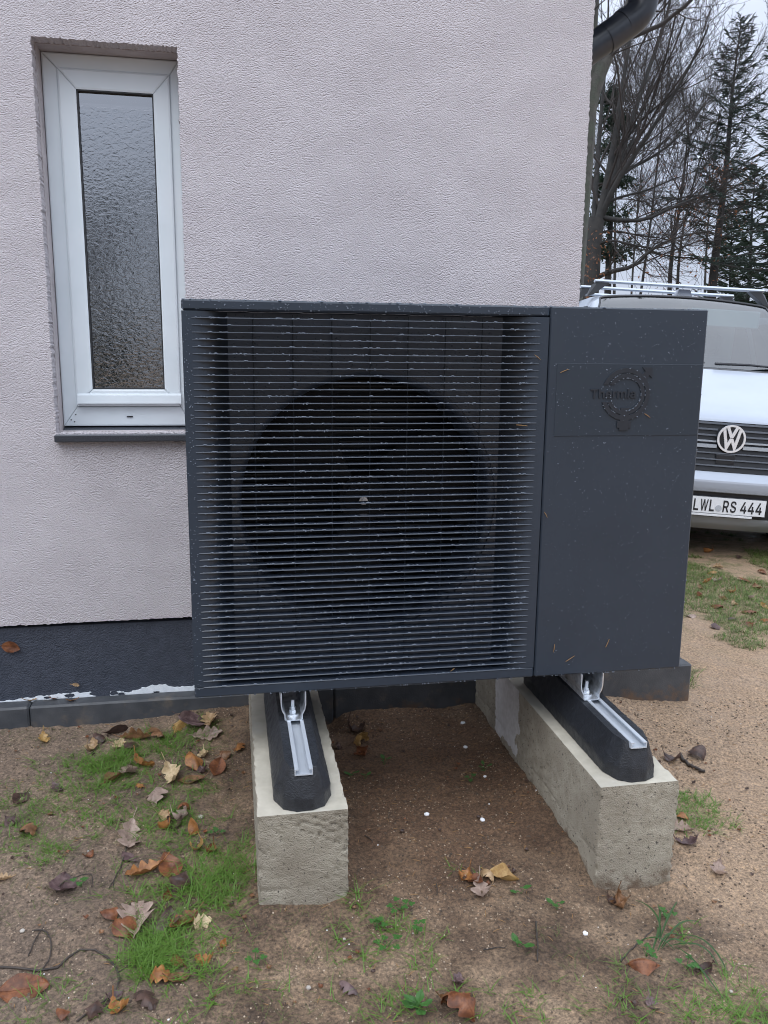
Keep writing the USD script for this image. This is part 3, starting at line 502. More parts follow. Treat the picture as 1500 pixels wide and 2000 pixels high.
def beam(x0, x1, y0, seed, label):
    bt = thing('concrete_beam', label, 'concrete beam', ((x0+x1)/2, .24, 0))
    b = gridbox(x0, x1, y0, .738, -.12, BZ, .0048); v = b.vertices.copy(); n = b.vertex_normals
    X, Y, Z = v.T
    top = smoothstep(BZ-.012, BZ-.001, Z)
    d = .0020*fbm3(X, Y, Z, 30, 3, seed) + .0036*fbm3(X, Y, Z, 130, 2, seed+4)
    void = meshkit.noise(np.stack([X*105, Y*105, Z*105], -1)+seed*7.1, seed)*(.75+.9*fbm3(X, Y, Z, 8, 3, seed+9))
    low = smoothstep(.12, -.05, Z)
    d -= .0050*smoothstep(.63-.09*low, .78, void)
    zz = .060+.006*fbm3(X, Y, 0, 14, 2, seed+2)*2
    d -= .0035*np.exp(-((Z-zz)/.0045)**2)*smoothstep(.42, .55, meshkit.noise(np.stack([X*9, Y*9, Z*0], -1), seed+5))
    e = np.minimum(np.abs(X-x0), np.abs(X-x1)) + np.minimum(np.abs(Y-y0), np.abs(Z-BZ)); edge = np.exp(-(e/.006)**2)
    d -= edge*.016*np.clip(meshkit.noise(np.stack([X*60, Y*60, Z*60], -1)+3.3, seed+6)-.35, 0, 1)
    d = d*(1-.72*top*(1-edge*.5)) - .0
    v = v + n*d[:, None]; b.vertices = v
    fc = v[b.faces].mean(1); fn = b.face_normals
    istop = (fn[:, 2] > .75) & (fc[:, 2] > BZ-.01)
    return bt, b, istop, fc
def sub(b, m): s = trimesh.Trimesh(b.vertices, b.faces[m], process=False); s.remove_unreferenced_vertices(); return s
bt, b, top, fc = beam(.138, .340, -.267, 1, 'left concrete beam with a grainy pale front, carrying one end of the heat pump')
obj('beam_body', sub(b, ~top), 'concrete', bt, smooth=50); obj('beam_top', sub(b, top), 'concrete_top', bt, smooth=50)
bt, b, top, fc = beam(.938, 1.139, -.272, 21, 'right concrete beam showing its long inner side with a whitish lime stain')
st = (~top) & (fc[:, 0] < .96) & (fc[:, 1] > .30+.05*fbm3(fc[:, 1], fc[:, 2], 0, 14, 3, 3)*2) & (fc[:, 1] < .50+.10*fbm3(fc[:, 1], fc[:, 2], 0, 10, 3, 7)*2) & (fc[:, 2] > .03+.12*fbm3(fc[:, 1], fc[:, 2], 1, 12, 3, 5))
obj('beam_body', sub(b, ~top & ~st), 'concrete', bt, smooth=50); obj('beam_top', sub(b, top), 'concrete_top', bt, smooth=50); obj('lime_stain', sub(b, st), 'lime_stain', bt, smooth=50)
# ------------------------------------------------------------------ van parked behind
VA, VR = YAW + math.radians(4.0), math.radians(3.3)
vX = np.array([math.cos(VA), -math.sin(VA), 0]); vY = np.array([math.sin(VA), math.cos(VA), 0]); vZ = np.array([0, 0, 1.])
vX, vZ = math.cos(VR)*vX - math.sin(VR)*vZ, math.cos(VR)*vZ + math.sin(VR)*vX
VO = np.array([3.273, 2.961, -.117]); VM = np.eye(4); VM[0, :3] = vX; VM[1, :3] = vY; VM[2, :3] = vZ; VM[3, :3] = VO
van = thing('parked_van', 'silver white van with roof bars parked behind the heat pump, seen from the front', 'van', VO, local=True, matrix=VM)
prof = np.array([(.16, .20), (.06, .25), (.025, .285), (.01, .31), (.0, .40), (.0, .475), (-.022, .482), (-.026, .54), (-.018, .556), (.012, .592), (.028, .607), (.07, .78), (.098, .935), (.106, .952), (.135, .985), (.25, 1.05), (.45, 1.13), (.70, 1.215), (.88, 1.272), (.93, 1.285), (1.25, 1.55), (1.55, 1.79), (1.63, 1.835), (1.78, 1.862), (2.3, 1.885), (3.2, 1.89), (4.3, 1.88), (4.72, 1.84), (4.84, 1.74), (4.90, 1.0), (4.90, .35)])
hw = np.interp(prof[:, 1], [.2, .6, 1.0, 1.25, 1.6, 1.80, 1.9], [.90, .945, .945, .935, .83, .755, .735])
def skin(i0, i1, tmax=1.0, off=0.0, nt=33, tmin=None):
    """patch of the body skin between two profile stations; bowed in plan, edges rolled over"""
    p = []
    for a, b in zip(range(i0, i1), range(i0+1, i1+1)):
        m = max(2, int(np.linalg.norm(prof[b]-prof[a])/.06)+1)
        for k in range(m): s = k/m; p.append((*(prof[a]*(1-s)+prof[b]*s), hw[a]*(1-s)+hw[b]*s))
    p.append((*prof[i1], hw[i1])); p = np.array(p)
    tv = np.linspace(-tmax if tmin is None else tmin, tmax, nt); d = np.gradient(p[:, :2], axis=0); d /= np.linalg.norm(d, axis=1, keepdims=True); N = np.c_[-d[:, 1], d[:, 0]]   # outward: front -> -y, top -> +z
    T, = (tv,); at_ = np.abs(T); roll = .085*(1-np.sqrt(np.clip(1-np.clip((at_-.82)/.18, 0, 1)**2, 0, 1)))
    frontness = np.clip(1.15-p[:, 0]/1.7, 0, 1)[:, None]
    y = p[:, 0][:, None] + frontness*(.10*T**2+.10*np.clip(at_-.6, 0, 1)**2*2)[None] - N[:, 0][:, None]*(roll-off)[None]
    crown = np.clip(p[:, 1]-1.2, 0, 1)[:, None]*.07*T[None]**2
    z = p[:, 1][:, None] - N[:, 1][:, None]*(roll-off)[None] - crown
    x = p[:, 2][:, None]*T[None]
    G = np.stack([x, y, z], -1); n1, n2 = G.shape[:2]; I = np.arange(n1*n2).reshape(n1, n2); Q = np.stack([I[:-1, :-1], I[:-1, 1:], I[1:, 1:], I[1:, :-1]], -1).reshape(-1, 4)
    return trimesh.Trimesh(G.reshape(-1, 3), np.vstack([Q[:, [0, 1, 2]], Q[:, [0, 2, 3]]]), process=False), G
def vs(name, i0, i1, m, **k): return obj(name, skin(i0, i1, **k)[0], m, van, smooth=True)
vs('lower_lip', 0, 3, 'car_grey'); vs('air_intake', 3, 5, 'car_black'); vs('bumper_strip', 5, 8, 'car_grey'); vs('bumper', 8, 10, 'car_paint'); vs('grille', 10, 12, 'car_black')
vs('bonnet', 12, 18, 'car_paint'); vs('scuttle', 18, 19, 'car_black')
ws, G = skin(19, 22, tmax=.90, off=.002); obj('windscreen', ws, 'car_glass', van, smooth=True)
A = skin(19, 22)[1]; cols = np.linspace(-1, 1, 33)
for sgn in (-1, 1):
    s1, _ = skin(19, 22, tmax=sgn*1.0, tmin=sgn*.9, nt=8) if sgn > 0 else skin(19, 22, tmax=-.9, tmin=-1.0, nt=8); obj('windscreen_pillar', s1, 'car_paint', van, smooth=True)
vs('roof', 22, 27, 'car_paint'); vs('rear', 27, 30, 'car_paint')
obj('windscreen_seal', tubes([(skin(19, 22, tmax=.9, off=.004)[1][:, 0], np.full(len(G), .008)), (skin(19, 22, tmax=.9, off=.004)[1][:, -1], np.full(len(G), .008))], 6), 'car_black', van, kind='stuff')
obj('windscreen_header', tubes([(skin(21, 22, tmax=.9, off=.003)[1][-1], np.full(33, .012))], 6), 'car_black', van)
# body sides
full = skin(10, 27)[1]
for sgn, col in ((-1, 0), (1, -1)):
    E_ = full[:, col]; lo = E_.copy(); rows = []
    for s in np.linspace(0, 1, 9):
        r = E_.copy(); r[:, 2] = E_[:, 2]*(1-s)+.30*s; wz = np.interp(r[:, 2], [.2, .6, 1.0, 1.25, 1.6, 1.80, 1.9], [.90, .945, .945, .935, .83, .755, .735]); r[:, 0] = sgn*np.maximum(np.abs(E_[:, 0]), wz); rows.append(r)
    Gs = np.array(rows); n1, n2 = Gs.shape[:2]; I = np.arange(n1*n2).reshape(n1, n2); Q = np.stack([I[:-1, :-1], I[:-1, 1:], I[1:, 1:], I[1:, :-1]], -1).reshape(-1, 4)
    if sgn > 0: Q = Q[:, ::-1]
    obj('side_body', trimesh.Trimesh(Gs.reshape(-1, 3), np.vstack([Q[:, [0, 1, 2]], Q[:, [0, 2, 3]]]), process=False), 'car_paint', van, smooth=40)
    for a, b in (((1.38, 1.30), (2.28, 1.68)), ((2.42, 1.26), (3.45, 1.68)), ((3.6, 1.26), (4.5, 1.68))):
        zz = (a[1], b[1]); xs_ = np.interp(zz, [1.0, 1.25, 1.6, 1.80], [.945, .935, .83, .755])+.006
        y0 = a[0]; yt = a[0]+(.32 if a[0] < 2 else 0)
        Pq = [(sgn*xs_[0], y0, zz[0]), (sgn*xs_[0], b[0], zz[0]), (sgn*xs_[1], b[0], zz[1]), (sgn*xs_[1], yt, zz[1])]
        obj('side_window', hull(Pq + [(p[0]-sgn*.015, p[1], p[2]) for p in Pq]), 'car_glass_dark', van)
    for wy in (.92, 3.95):
        wl = obj('wheel', trimesh.creation.revolve(np.array([(.20, -.09), (.30, -.105), (.325, -.085), (.335, -.04), (.335, .04), (.325, .085), (.30, .105), (.20, .09), (.20, -.09)]), sections=36).apply_transform(trimesh.transformations.rotation_matrix(math.pi/2, (0, 1, 0))).apply_translation((sgn*.80, wy, .335)), 'tyre', van, smooth=40)
        obj('rim', cyl((sgn*.76, wy, .335), (sgn*.88, wy, .335), .205, 24), 'chrome_satin', wl, smooth=30)
    mr_ = box(0, .15, 1.02, 1.14, 1.20, 1.42, .035); mr_.apply_translation((.95, 0, 0)); mr_.vertices = mr_.vertices*[sgn, 1, 1]; mr_.fix_normals()
    obj('mirror', mr_, 'car_paint', van, smooth=30)
    hl, Gh = skin(10, 13, tmax=.97, tmin=.66, off=.006, nt=12) if sgn > 0 else skin(10, 13, tmax=-.66, tmin=-.97, off=.006, nt=12)
    obj('headlight', hl, 'head_lamp', van, smooth=True)
obj('underbody', box(-.80, .80, .25, 4.8, .24, .32), 'car_black', van)
def fy(x, z):   # front face depth at (x, z)
    t_ = abs(x)/.945; return float(np.interp(z, prof[:14, 1], prof[:14, 0])) + .10*t_**2 + .2*max(0, t_-.6)**2
def bar(z0, z1, m, name, out, xs0=-.60, xs1=.60, skipc=None):
    segs = [(xs0, xs1)] if not skipc else [(xs0, -skipc), (skipc, xs1)]
    for a, b in segs:
        X = np.linspace(a, b, 15); V = []
        for x in X: yy = fy(x, (z0+z1)/2); V += [(x, yy+.02, z0), (x, yy-out, z0+.001), (x, yy-out, z1-.001), (x, yy+.02, z1)]
        V = np.array(V); Fq = []
        for k in range(14):
            for j in range(4): a_, b_ = k*4+j, k*4+(j+1) % 4; Fq.append((a_, b_, b_+4, a_+4))
        Fq += [(0, 3, 2, 1), (56, 57, 58, 59)]
        mm = trimesh.Trimesh(V, [f for q_ in Fq for f in ((q_[0], q_[1], q_[2]), (q_[0], q_[2], q_[3]))], process=False); mm.fix_normals(); obj(name, mm, m, van)
eg = .83
for dz, h, m, o, sk in ((.092, .012, 'grille_grey', .012, None), (.052, .012, 'grille_grey', .012, .085), (.014, .012, 'grille_grey', .012, .09), (-.025, .012, 'chrome_satin', .018, .09), (-.056, .024, 'chrome_satin', .02, .085), (-.100, .009, 'grille_grey', .012, None), (-.141, .009, 'grille_grey', .012, None), (-.182, .009, 'grille_grey', .012, None)):
    bar(eg+dz-h/2, eg+dz+h/2, m, 'grille_bar', o, skipc=sk)
obj('sensor_cover', box(-.085, .04, fy(0, eg-.14)-.010, fy(0, eg-.14)+.01, eg-.172, eg-.106, .004), 'car_black', van)
ye = fy(0, eg)-.03
em = obj('emblem', cyl((0, ye, eg), (0, ye+.05, eg), .090, 48), 'car_black', van, smooth=30)
R_ = Point(0, 0).buffer(.0915, 48).difference(Point(0, 0).buffer(.0785, 48))
wline = [LineString([(-.052, .060), (-.026, -.060), (0, .004), (.026, -.060), (.052, .060)]).buffer(.0095, join_style=2, cap_style=2), LineString([(-.030, .076), (0, .006), (.030, .076)]).buffer(.0095, join_style=2, cap_style=2)]
shape = union_all([R_] + [w.intersection(Point(0, 0).buffer(.08, 48)) for w in wline]).difference(sbox(-.012, .003, .012, .0075))
obj('emblem_ring', xz(extr(shape, .008), ye).apply_translation((0, 0, eg)), 'chrome', em)
# number plate
yp = -.024; pc = .392
pl = obj('number_plate', box(-.264, .262, yp, yp+.02, pc-.062, pc+.058, .003), 'car_black', van)
obj('plate_sheet', box(-.259, .259, yp-.0025, yp-.0002, pc-.053, pc+.054), 'plate_white', pl)
obj('country_strip', box(-.258, -.218, yp-.0035, yp-.0027, pc-.052, pc+.053), 'plate_blue', pl)
def word(s, x0, x1, z, h):
    t_ = meshkit.text_mesh(s, h, .0012, bold=True); b_ = t_.bounds; k = (x1-x0)/(b_[1][0]-b_[0][0]); kz = h/(b_[1][1]-b_[0][1])
    t_.vertices = (t_.vertices-[b_[0][0], b_[0][1], 0])*[k, kz, 1]; t_.apply_translation((x0, z, 0)); return obj('plate_lettering', xz(t_, yp-.0028), 'ink_black', pl)
for s, a, b_ in (('L', -.205, -.172), ('W', -.161, -.112), ('L', -.102, -.070), ('R', -.015, .023), ('S', .033, .071), ('4', .098, .138), ('4', .147, .187), ('4', .196, .236)): word(s, a, b_, pc-.040, .078)
obj('plate_seal', cyl((-.043, yp-.004, pc-.017), (-.043, yp-.002, pc-.017), .0215, 28), 'plate_seal', pl)
obj('plate_frame_strip', box(-.262, .18, yp-.004, yp+.002, pc-.072, pc-.0575, .001), 'plate_white', pl)
# roof bars
for y, zz in ((1.85, 1.945), (2.6, 1.955), (3.4, 1.955)):
    bar_ = obj('roof_bar', hull([(sx*.70, y+dy, zz+dz) for sx in (-1, 1) for dy, dz in ((-.045, 0), (-.02, .015), (.03, .013), (.045, 0), (.02, -.011), (-.03, -.012))]), 'chrome_satin', van)
    for sgn in (-1, 1):
        obj('bar_foot', hull([(sgn*.58, y-.035, zz-.012), (sgn*.68, y-.035, zz-.012), (sgn*.58, y+.035, zz-.012), (sgn*.68, y+.035, zz-.012), (sgn*.70, y-.05, zz-.11), (sgn*.755, y-.05, zz-.13), (sgn*.70, y+.05, zz-.11), (sgn*.755, y+.05, zz-.13), (sgn*.72, y, zz-.03)]), 'car_black', bar_)
obj('roof_aerial', hull([(.0, 1.86, 1.87), (.13, 1.86, 1.87), (0, 1.98, 1.87), (.13, 1.98, 1.87), (.02, 1.88, 1.925), (.11, 1.88, 1.925), (.02, 1.97, 1.925), (.11, 1.97, 1.925)]), 'car_grey', van)
obj('wiper', tubes([(np.array([(.10, .915, 1.315), (.35, .93, 1.322), (.62, .985, 1.315)]), np.array([.012, .010, .007]))], 6, caps=True), 'car_black', van)
obj('wiper', tubes([(np.array([(-.55, .965, 1.315), (-.25, .92, 1.322), (.02, .915, 1.318)]), np.array([.012, .010, .007]))], 6, caps=True), 'car_black', van)
obj('dashboard', box(-.72, .72, 1.05, 1.45, .9, 1.28, .04), 'car_interior', van)
for sx in (-.38, .38):
    st_ = obj('seat', hull([(sx-.24, 2.0, .6), (sx+.24, 2.0, .6), (sx-.22, 2.1, 1.38), (sx+.22, 2.1, 1.38), (sx-.24, 2.14, .6), (sx+.24, 2.14, .6), (sx-.22, 2.2, 1.38), (sx+.22, 2.2, 1.38)]), 'car_interior', van)
    obj('headrest', box(sx-.13, sx+.13, 2.1, 2.2, 1.41, 1.6, .04), 'car_interior', st_)
obj('cab_lining', cat(box(-.70, .70, 2.4, 2.42, .4, 1.80)), 'car_light_interior', van)
obj('sun_visor', box(.06, .62, 1.60, 1.62, 1.62, 1.76, .008), 'car_light_interior', van)
obj('inner_mirror', box(-.13, .13, 1.46, 1.49, 1.62, 1.69, .012), 'car_black', van)

# ------------------------------------------------------------------ trees
mat('bark_grey', (.034, .031, .027), (.066, .062, .053), scale=14, rough=.9, bump=1., bscale=60, bdist=.012, dirt=(.042, .050, .034), dscale=4, dlo=.45, dhi=.65)
mat('bark_dark', (.012, .012, .012), (.028, .026, .024), scale=8, rough=.9, bump=.6, bscale=50, bdist=.01)
mat('twig_brown', (.018, .015, .014), (.036, .029, .026), scale=3, rough=.9)
def leafmat(name, c1, c2, rough=.6, tr=.25):
    usdkit.material(stage, '/World/Looks/'+name, {'g': ('geometry', {}), 'n': ('noise_texture', {'scale': 1.6, 'detail': 3}), 'r': ('rgb_ramp', {'ramp': [(.35, c1), (.65, c2)]}), 'p': ('principled_bsdf', {'roughness': rough, 'specular_ior_level': .3}), 't': ('translucent_bsdf', {}), 'm': ('mix_closure', {'fac': tr})},
        [('g.random_per_island', 'r.fac'), ('r.color', 'p.base_color'), ('r.color', 't.color'), ('p.BSDF', 'm.closure1'), ('t.BSDF', 'm.closure2')], surface='m.closure')
leafmat('needles_dark', (.026, .042, .034), (.06, .082, .064))
leafmat('needles_green', (.028, .05, .03), (.06, .095, .05))
leafmat('holly_leaf', (.014, .026, .017), (.035, .055, .03), .35)
leafmat('dry_beech_leaf', (.16, .07, .035), (.34, .15, .07))
def branch(p, d, L, r0, r1, rg, n=6, wob=.12, lift=.0):
    d = d/np.linalg.norm(d); P = [p]; st_ = L/(n-1)
    for k in range(n-1):
        d = d + rg.normal(0, wob, 3) + np.array([0, 0, lift]); d /= np.linalg.norm(d); P.append(P[-1]+d*st_)
    return np.array(P), np.linspace(r0, r1, n)
def grow(lines, rg, P, R, level, dens, spread, lift, levels, twist=.16):
    """side branches along a limb, recursively; lines[level] collects them"""
    L = np.linalg.norm(np.diff(P, axis=0), axis=1).sum(); n = int(dens[level]*(.75+.5*rg.random()))
    for k in range(n):
        s = .12 + .88*(k+rg.random())/n; i = s*(len(P)-1); a = int(min(i, len(P)-2)); f_ = i-a; p = P[a]*(1-f_)+P[a+1]*f_; r = (R[a]*(1-f_)+R[a+1]*f_)
        ax = P[a+1]-P[a]; ax /= np.linalg.norm(ax); q_ = rg.normal(0, 1, 3); q_ -= ax*(q_@ax); q_ /= np.linalg.norm(q_); sp = spread*(.6+.8*rg.random())
        d = ax*math.cos(sp)+q_*math.sin(sp)
        l_ = L*(.30+.34*rg.random())*(1.15-.55*s); Q = branch(p, d, l_, max(.0026, r*.36), .0022 if level+1 >= levels else max(.003, r*.22), rg, (7, 6, 5, 4, 3)[min(level+1, 4)], twist, lift)
        lines[level+1].append(Q)
        if level+1 < levels: grow(lines, rg, Q[0], Q[1], level+1, dens, spread, lift, levels, twist)
def bare_tree(name, label, trunk, limbs, seed, dens=(9, 7, 6, 5), levels=4, spread=.75, lift=.05, group=None, bark='bark_dark', minlimb=0, kind=None, thin=.55):
    rg = np.random.default_rng(seed); T_ = thing(name, label, 'tree', trunk[0][0], group); lines = [[] for _ in range(7)]
    obj('trunk', tubes([trunk], 12), bark, T_, smooth=True)
    for P, R in limbs: lines[0].append((np.asarray(P, float), np.asarray(R, float)*thin))
    for P, R in list(lines[0]): grow(lines, rg, P, R, 0, dens, spread, lift, levels)
    for P, R in lines[0][:40]: obj('limb', tubes([(P, R)], 8), bark, T_, smooth=True)
    obj('crown', tubes(lines[1], 5), 'twig_brown', T_, smooth=True, label='bare branches')
    tw = [l for lv in lines[2:] for l in lv]
    if tw: obj('twigs', tubes(tw, 3), 'twig_brown', T_, kind='stuff')
    return T_, lines, rg
def rot_leaf(n, size, rg, centre, sig):
    """n leaf faces (two triangles folded along a rib) scattered round centres"""
    c = centre[rg.integers(0, len(centre), n)] + rg.normal(0, 1, (n, 3))*sig; a = rg.normal(0, 1, (n, 3)); a /= np.linalg.norm(a, axis=1, keepdims=True); b = np.cross(a, rg.normal(0, 1, (n, 3))); b /= np.linalg.norm(b, axis=1, keepdims=True); s = (size*(.6+.8*rg.random(n)))[:, None]
    w = np.cross(a, b); V = np.stack([c-a*s, c+b*s*.42+w*s*.12, c+a*s, c-b*s*.42+w*s*.12], 1); i = np.arange(n)[:, None]*4
    return trimesh.Trimesh(V.reshape(-1, 3), np.vstack([i+[0, 1, 2], i+[0, 2, 3]]), process=False)
def pl_(pts, D, dd=None):   # polyline through picture directions at given distances
    dd = dd if dd is not None else [0]*len(pts); return np.array([at(x, y, D+e) for (x, y), e in zip(pts, dd)])
def down(P, z=-.6): b_ = P[0].copy(); b_[2] = z; return np.vstack([b_, P])
# wide oak at the wall corner
D = 14.0
tr = down(smooth_line(pl_([(1146, 600), (1151, 530), (1156, 470), (1162, 430)], D)), -.4)
L_ = []
def limb(pts, r0, r1, D=D, dd=None): L_.append((smooth_line(pl_(pts, D, dd), 10), np.linspace(r0, r1, 10)))
limb([(1160, 470), (1176, 400), (1196, 300), (1214, 180), (1232, 60), (1240, -60)], .15, .03)
limb([(1162, 440), (1190, 372), (1222, 270), (1262, 150), (1300, 40), (1318, -60)], .14, .03, dd=[0, .3, .6, .8, 1, 1])
limb([(1176, 420), (1208, 350), (1248, 290), (1300, 210), (1352, 120), (1384, 50)], .10, .02, dd=[0, -.3, -.5, -.8, -1, -1.2])
limb([(1186, 380), (1222, 335), (1268, 310), (1322, 270), (1376, 205)], .075, .016, dd=[0, .2, .4, .5, .6])
limb([(1180, 425), (1215, 430), (1262, 428), (1320, 402), (1390, 375), (1440, 345)], .075, .016, dd=[0, -.2, -.3, -.4, -.4, -.3])
limb([(1170, 455), (1205, 452), (1250, 460), (1310, 470), (1360, 500)], .045, .010, dd=[0, .2, .5, .7, .9])
limb([(1165, 480), (1196, 470), (1236, 478), (1284, 485), (1330, 470), (1395, 425)], .04, .010, dd=[0, -.3, -.5, -.6, -.5, -.3])
limb([(1160, 545), (1196, 530), (1240, 518), (1270, 490), (1318, 465), (1395, 450)], .085, .014, dd=[0, -.3, -.6, -.8, -.9, -.9])
limb([(1180, 400), (1212, 385), (1262, 372), (1310, 352), (1372, 330)], .05, .011)
limb([(1160, 440), (1166, 330), (1176, 200), (1186, 80), (1188, -50)], .10, .02, dd=[0, .5, .9, 1.1, 1.3])
limb([(1205, 300), (1256, 232), (1318, 180), (1372, 130)], .05, .01, dd=[.2, -.2, -.7, -1.1])
limb([(1200, 330), (1240, 262), (1276, 160), (1330, 60)], .05, .01, dd=[.4, .9, 1.3, 1.5])
oak, lines, rg = bare_tree('oak_tree', 'big bare oak forking low and spreading wide branches from the house corner', (tr, np.linspace(.19, .16, len(tr))), L_, 5, dens=(13, 9, 6, 4), levels=3, spread=.58, lift=.06)
cc = np.vstack([l[0][-1] for l in lines[2]]); sel = np.array([c for c in cc if c[2] < 4.6 and rg.random() < .35])
obj('dry_leaves', rot_leaf(700, .022, rg, sel, .12), 'dry_beech_leaf', oak, kind='stuff')
# grey trunk close beside the wall edge
tr = down(pl_([(1112, 640), (1119, 540), (1128, 430), (1137, 320), (1144, 225)], 9.0), -.4)
L_ = [(smooth_line(pl_([(1145, 235), (1156, 180), (1178, 122), (1206, 66), (1230, 20), (1246, -60), (1240, -180)], 9.0), 12), np.linspace(.105, .05, 12)/.55), (smooth_line(pl_([(1143, 240), (1149, 120), (1157, 0), (1163, -130), (1150, -260)], 9.0), 12), np.linspace(.10, .05, 12)/.55)]
bare_tree('forked_tree', 'grey green tree trunk forking behind the downpipe, close along the wall edge', (tr, np.linspace(.125, .115, len(tr))), L_, 6, dens=(5, 5, 4), levels=2, bark='bark_grey')
# slender bare trees further back
slim = [((1247, 600), (1266, 470), (1283, 330), (1300, 190), (1312, 80), 19, .055, 'slender bare tree leaning slightly right, just right of the oak fork'),
        ((1308, 600), (1312, 500), (1328, 400), (1340, 300), (1348, 190), 17, .085, 'bare tree with a dark trunk rising above the middle of the van roof'),
        ((1322, 600), (1327, 500), (1340, 420), (1362, 330), (1390, 240), 18, .06, 'thin bare tree with two stems, close right of the dark trunk above the van'),
        ((1199, 600), (1201, 500), (1202, 400), (1207, 300), (1214, 200), 22, .07, 'thin upright trunk seen under the lowest oak branches'),
        ((1232, 600), (1238, 500), (1246, 400), (1256, 300), (1262, 220), 24, .055, 'faint thin tree far back between the oak and the leaning tree'),
        ((1376, 600), (1380, 480), (1388, 380), (1398, 280), (1408, 200), 24, .06, 'thin far bare tree immediately left of the spruce trunk')]
for k, (a, b, c, d, e, Dk, r, lab) in enumerate(slim):
    P = down(smooth_line(pl_([a, b, c, d, e], Dk), 12), -.5); n = len(P); rg = np.random.default_rng(40+k); Ls = []
    for j in range(13):
        i = rg.integers(4, n-1); az = rg.uniform(0, 2*math.pi); dv = np.array([math.cos(az), math.sin(az), .75+.5*rg.random()])
        rr_ = r*(1-.75*i/n)*.5; Ls.append(branch(P[i], dv, 1.1+2.0*rg.random(), rr_, .006, rg, 8, .09, .06))
    bare_tree('slender_tree', lab, (P, np.linspace(r*.62, .010, n)), Ls, 60+k, dens=(10, 6, 4), levels=3 if Dk < 20 else 2, spread=.6, lift=.05)
# conifers: trunk, whorls of drooping boughs, sprigs of needles as thin tapered spindles
def conifer(name, label, base, top, r0, nb, blen, droop, seed, m, low=.15, sprig=.16, dens=15, irr=.35, taper=.8, thick=1.0):
    rg = np.random.default_rng(seed); T_ = thing(name, label, 'tree', base); n = 14; P = base[None]*(1-np.linspace(0, 1, n))[:, None]+top[None]*np.linspace(0, 1, n)[:, None]; P[:, :2] += np.cumsum(rg.normal(0, .012, (n, 2)), 0)
    obj('trunk', tubes([(P, np.linspace(r0, .008, n))], 8), 'bark_dark', T_, smooth=True); H = top[2]-base[2]; bl, sp = [], []
    for k in range(nb):
        s = low+(1-low)*((k+rg.random())/nb)**.9; i = s*(n-1); a = int(min(i, n-2)); p = P[a]*(1-i+a)+P[a+1]*(i-a); az = k*2.4+rg.normal(0, .4)
        L = blen*((1-s)/(1-low))**taper*(1-irr+2*irr*rg.random())+.10; d0 = np.array([math.cos(az), math.sin(az), 1.0*s**1.5-.2+rg.normal(0, .12)])
        Q, R = branch(p, d0, L, max(.006, L*.011), .003, rg, 8, .05, -droop*(1-s*.8)+.05*s); Q[:, 2] += .10*L*np.linspace(0, 1, 8)**3; bl.append((Q, R))
        ns = int(dens*L/.5)+3; tt = np.sort(rg.uniform(.08, 1, ns))
        for q_ in tt:
            i2 = q_*7; a2 = int(min(i2, 6)); pp_ = Q[a2]*(1-i2+a2)+Q[a2+1]*(i2-a2); ax = Q[a2+1]-Q[a2]; ax /= np.linalg.norm(ax); side = np.cross(ax, [0, 0, 1]); side /= np.linalg.norm(side)+1e-9
            dv = ax*.8+side*rg.choice([-1, 1])*rg.uniform(.3, .9)+np.array([0, 0, rg.uniform(-.55, .15)]); dv /= np.linalg.norm(dv); l_ = sprig*(.6+.8*rg.random())*(1.25-.6*q_)
            w = (.010+.006*rg.random())*thick; sp.append((np.array([pp_, pp_+dv*l_*.45, pp_+dv*l_+[0, 0, -.02]]), np.array([w*.6, w, .002])))
    obj('boughs', tubes(bl, 4), 'bark_dark', T_, kind='stuff'); obj('needles', tubes(sp, 3), m, T_, kind='stuff'); return T_
def tree_line(px0, py0, px1, py1, D): a = at(px0, py0, D); b = at(px1, py1, D); base = a+(b-a)*((-.6-a[2])/(b[2]-a[2])); return base, b
b_, t_ = tree_line(1390, 560, 1446, 42, 15.0); conifer('spruce_tree', 'tall open spruce with a pointed tip and bare lower trunk above the van', b_, t_, .13, 90, 1.15, .05, 71, 'needles_dark', low=.44, sprig=.15, dens=21, taper=.66, thick=.72)
b_, t_ = tree_line(1520, 560, 1556, 60, 13.5); conifer('spruce_tree', 'spruce at the right edge of the picture reaching in with drooping sprays', b_, t_, .14, 70, 1.6, .06, 72, 'needles_dark', low=.35, sprig=.16, dens=19, taper=.6, thick=.72)
b_, t_ = tree_line(1462, 600, 1478, 330, 17.0); conifer('young_spruce', 'dense young dark green spruce right of the tall spruce trunk', b_, t_, .08, 110, 1.4, .05, 73, 'needles_green', low=.05, sprig=.15, dens=20, taper=.7, thick=1.0)
b_, t_ = tree_line(1425, 600, 1432, 410, 19.0); conifer('young_spruce', 'low dark spruce at the foot of the tall spruce, behind the van roof', b_, t_, .07, 120, 1.1, .05, 74, 'needles_green', low=.05, sprig=.17, dens=24, taper=.7, thick=1.0)
b_, t_ = tree_line(1512, 600, 1530, 400, 16.0); conifer('young_spruce', 'bushy spruce filling the right edge just above the windscreen', b_, t_, .07, 130, 1.3, .05, 75, 'needles_green', low=.05, sprig=.17, dens=24, taper=.7, thick=1.0)
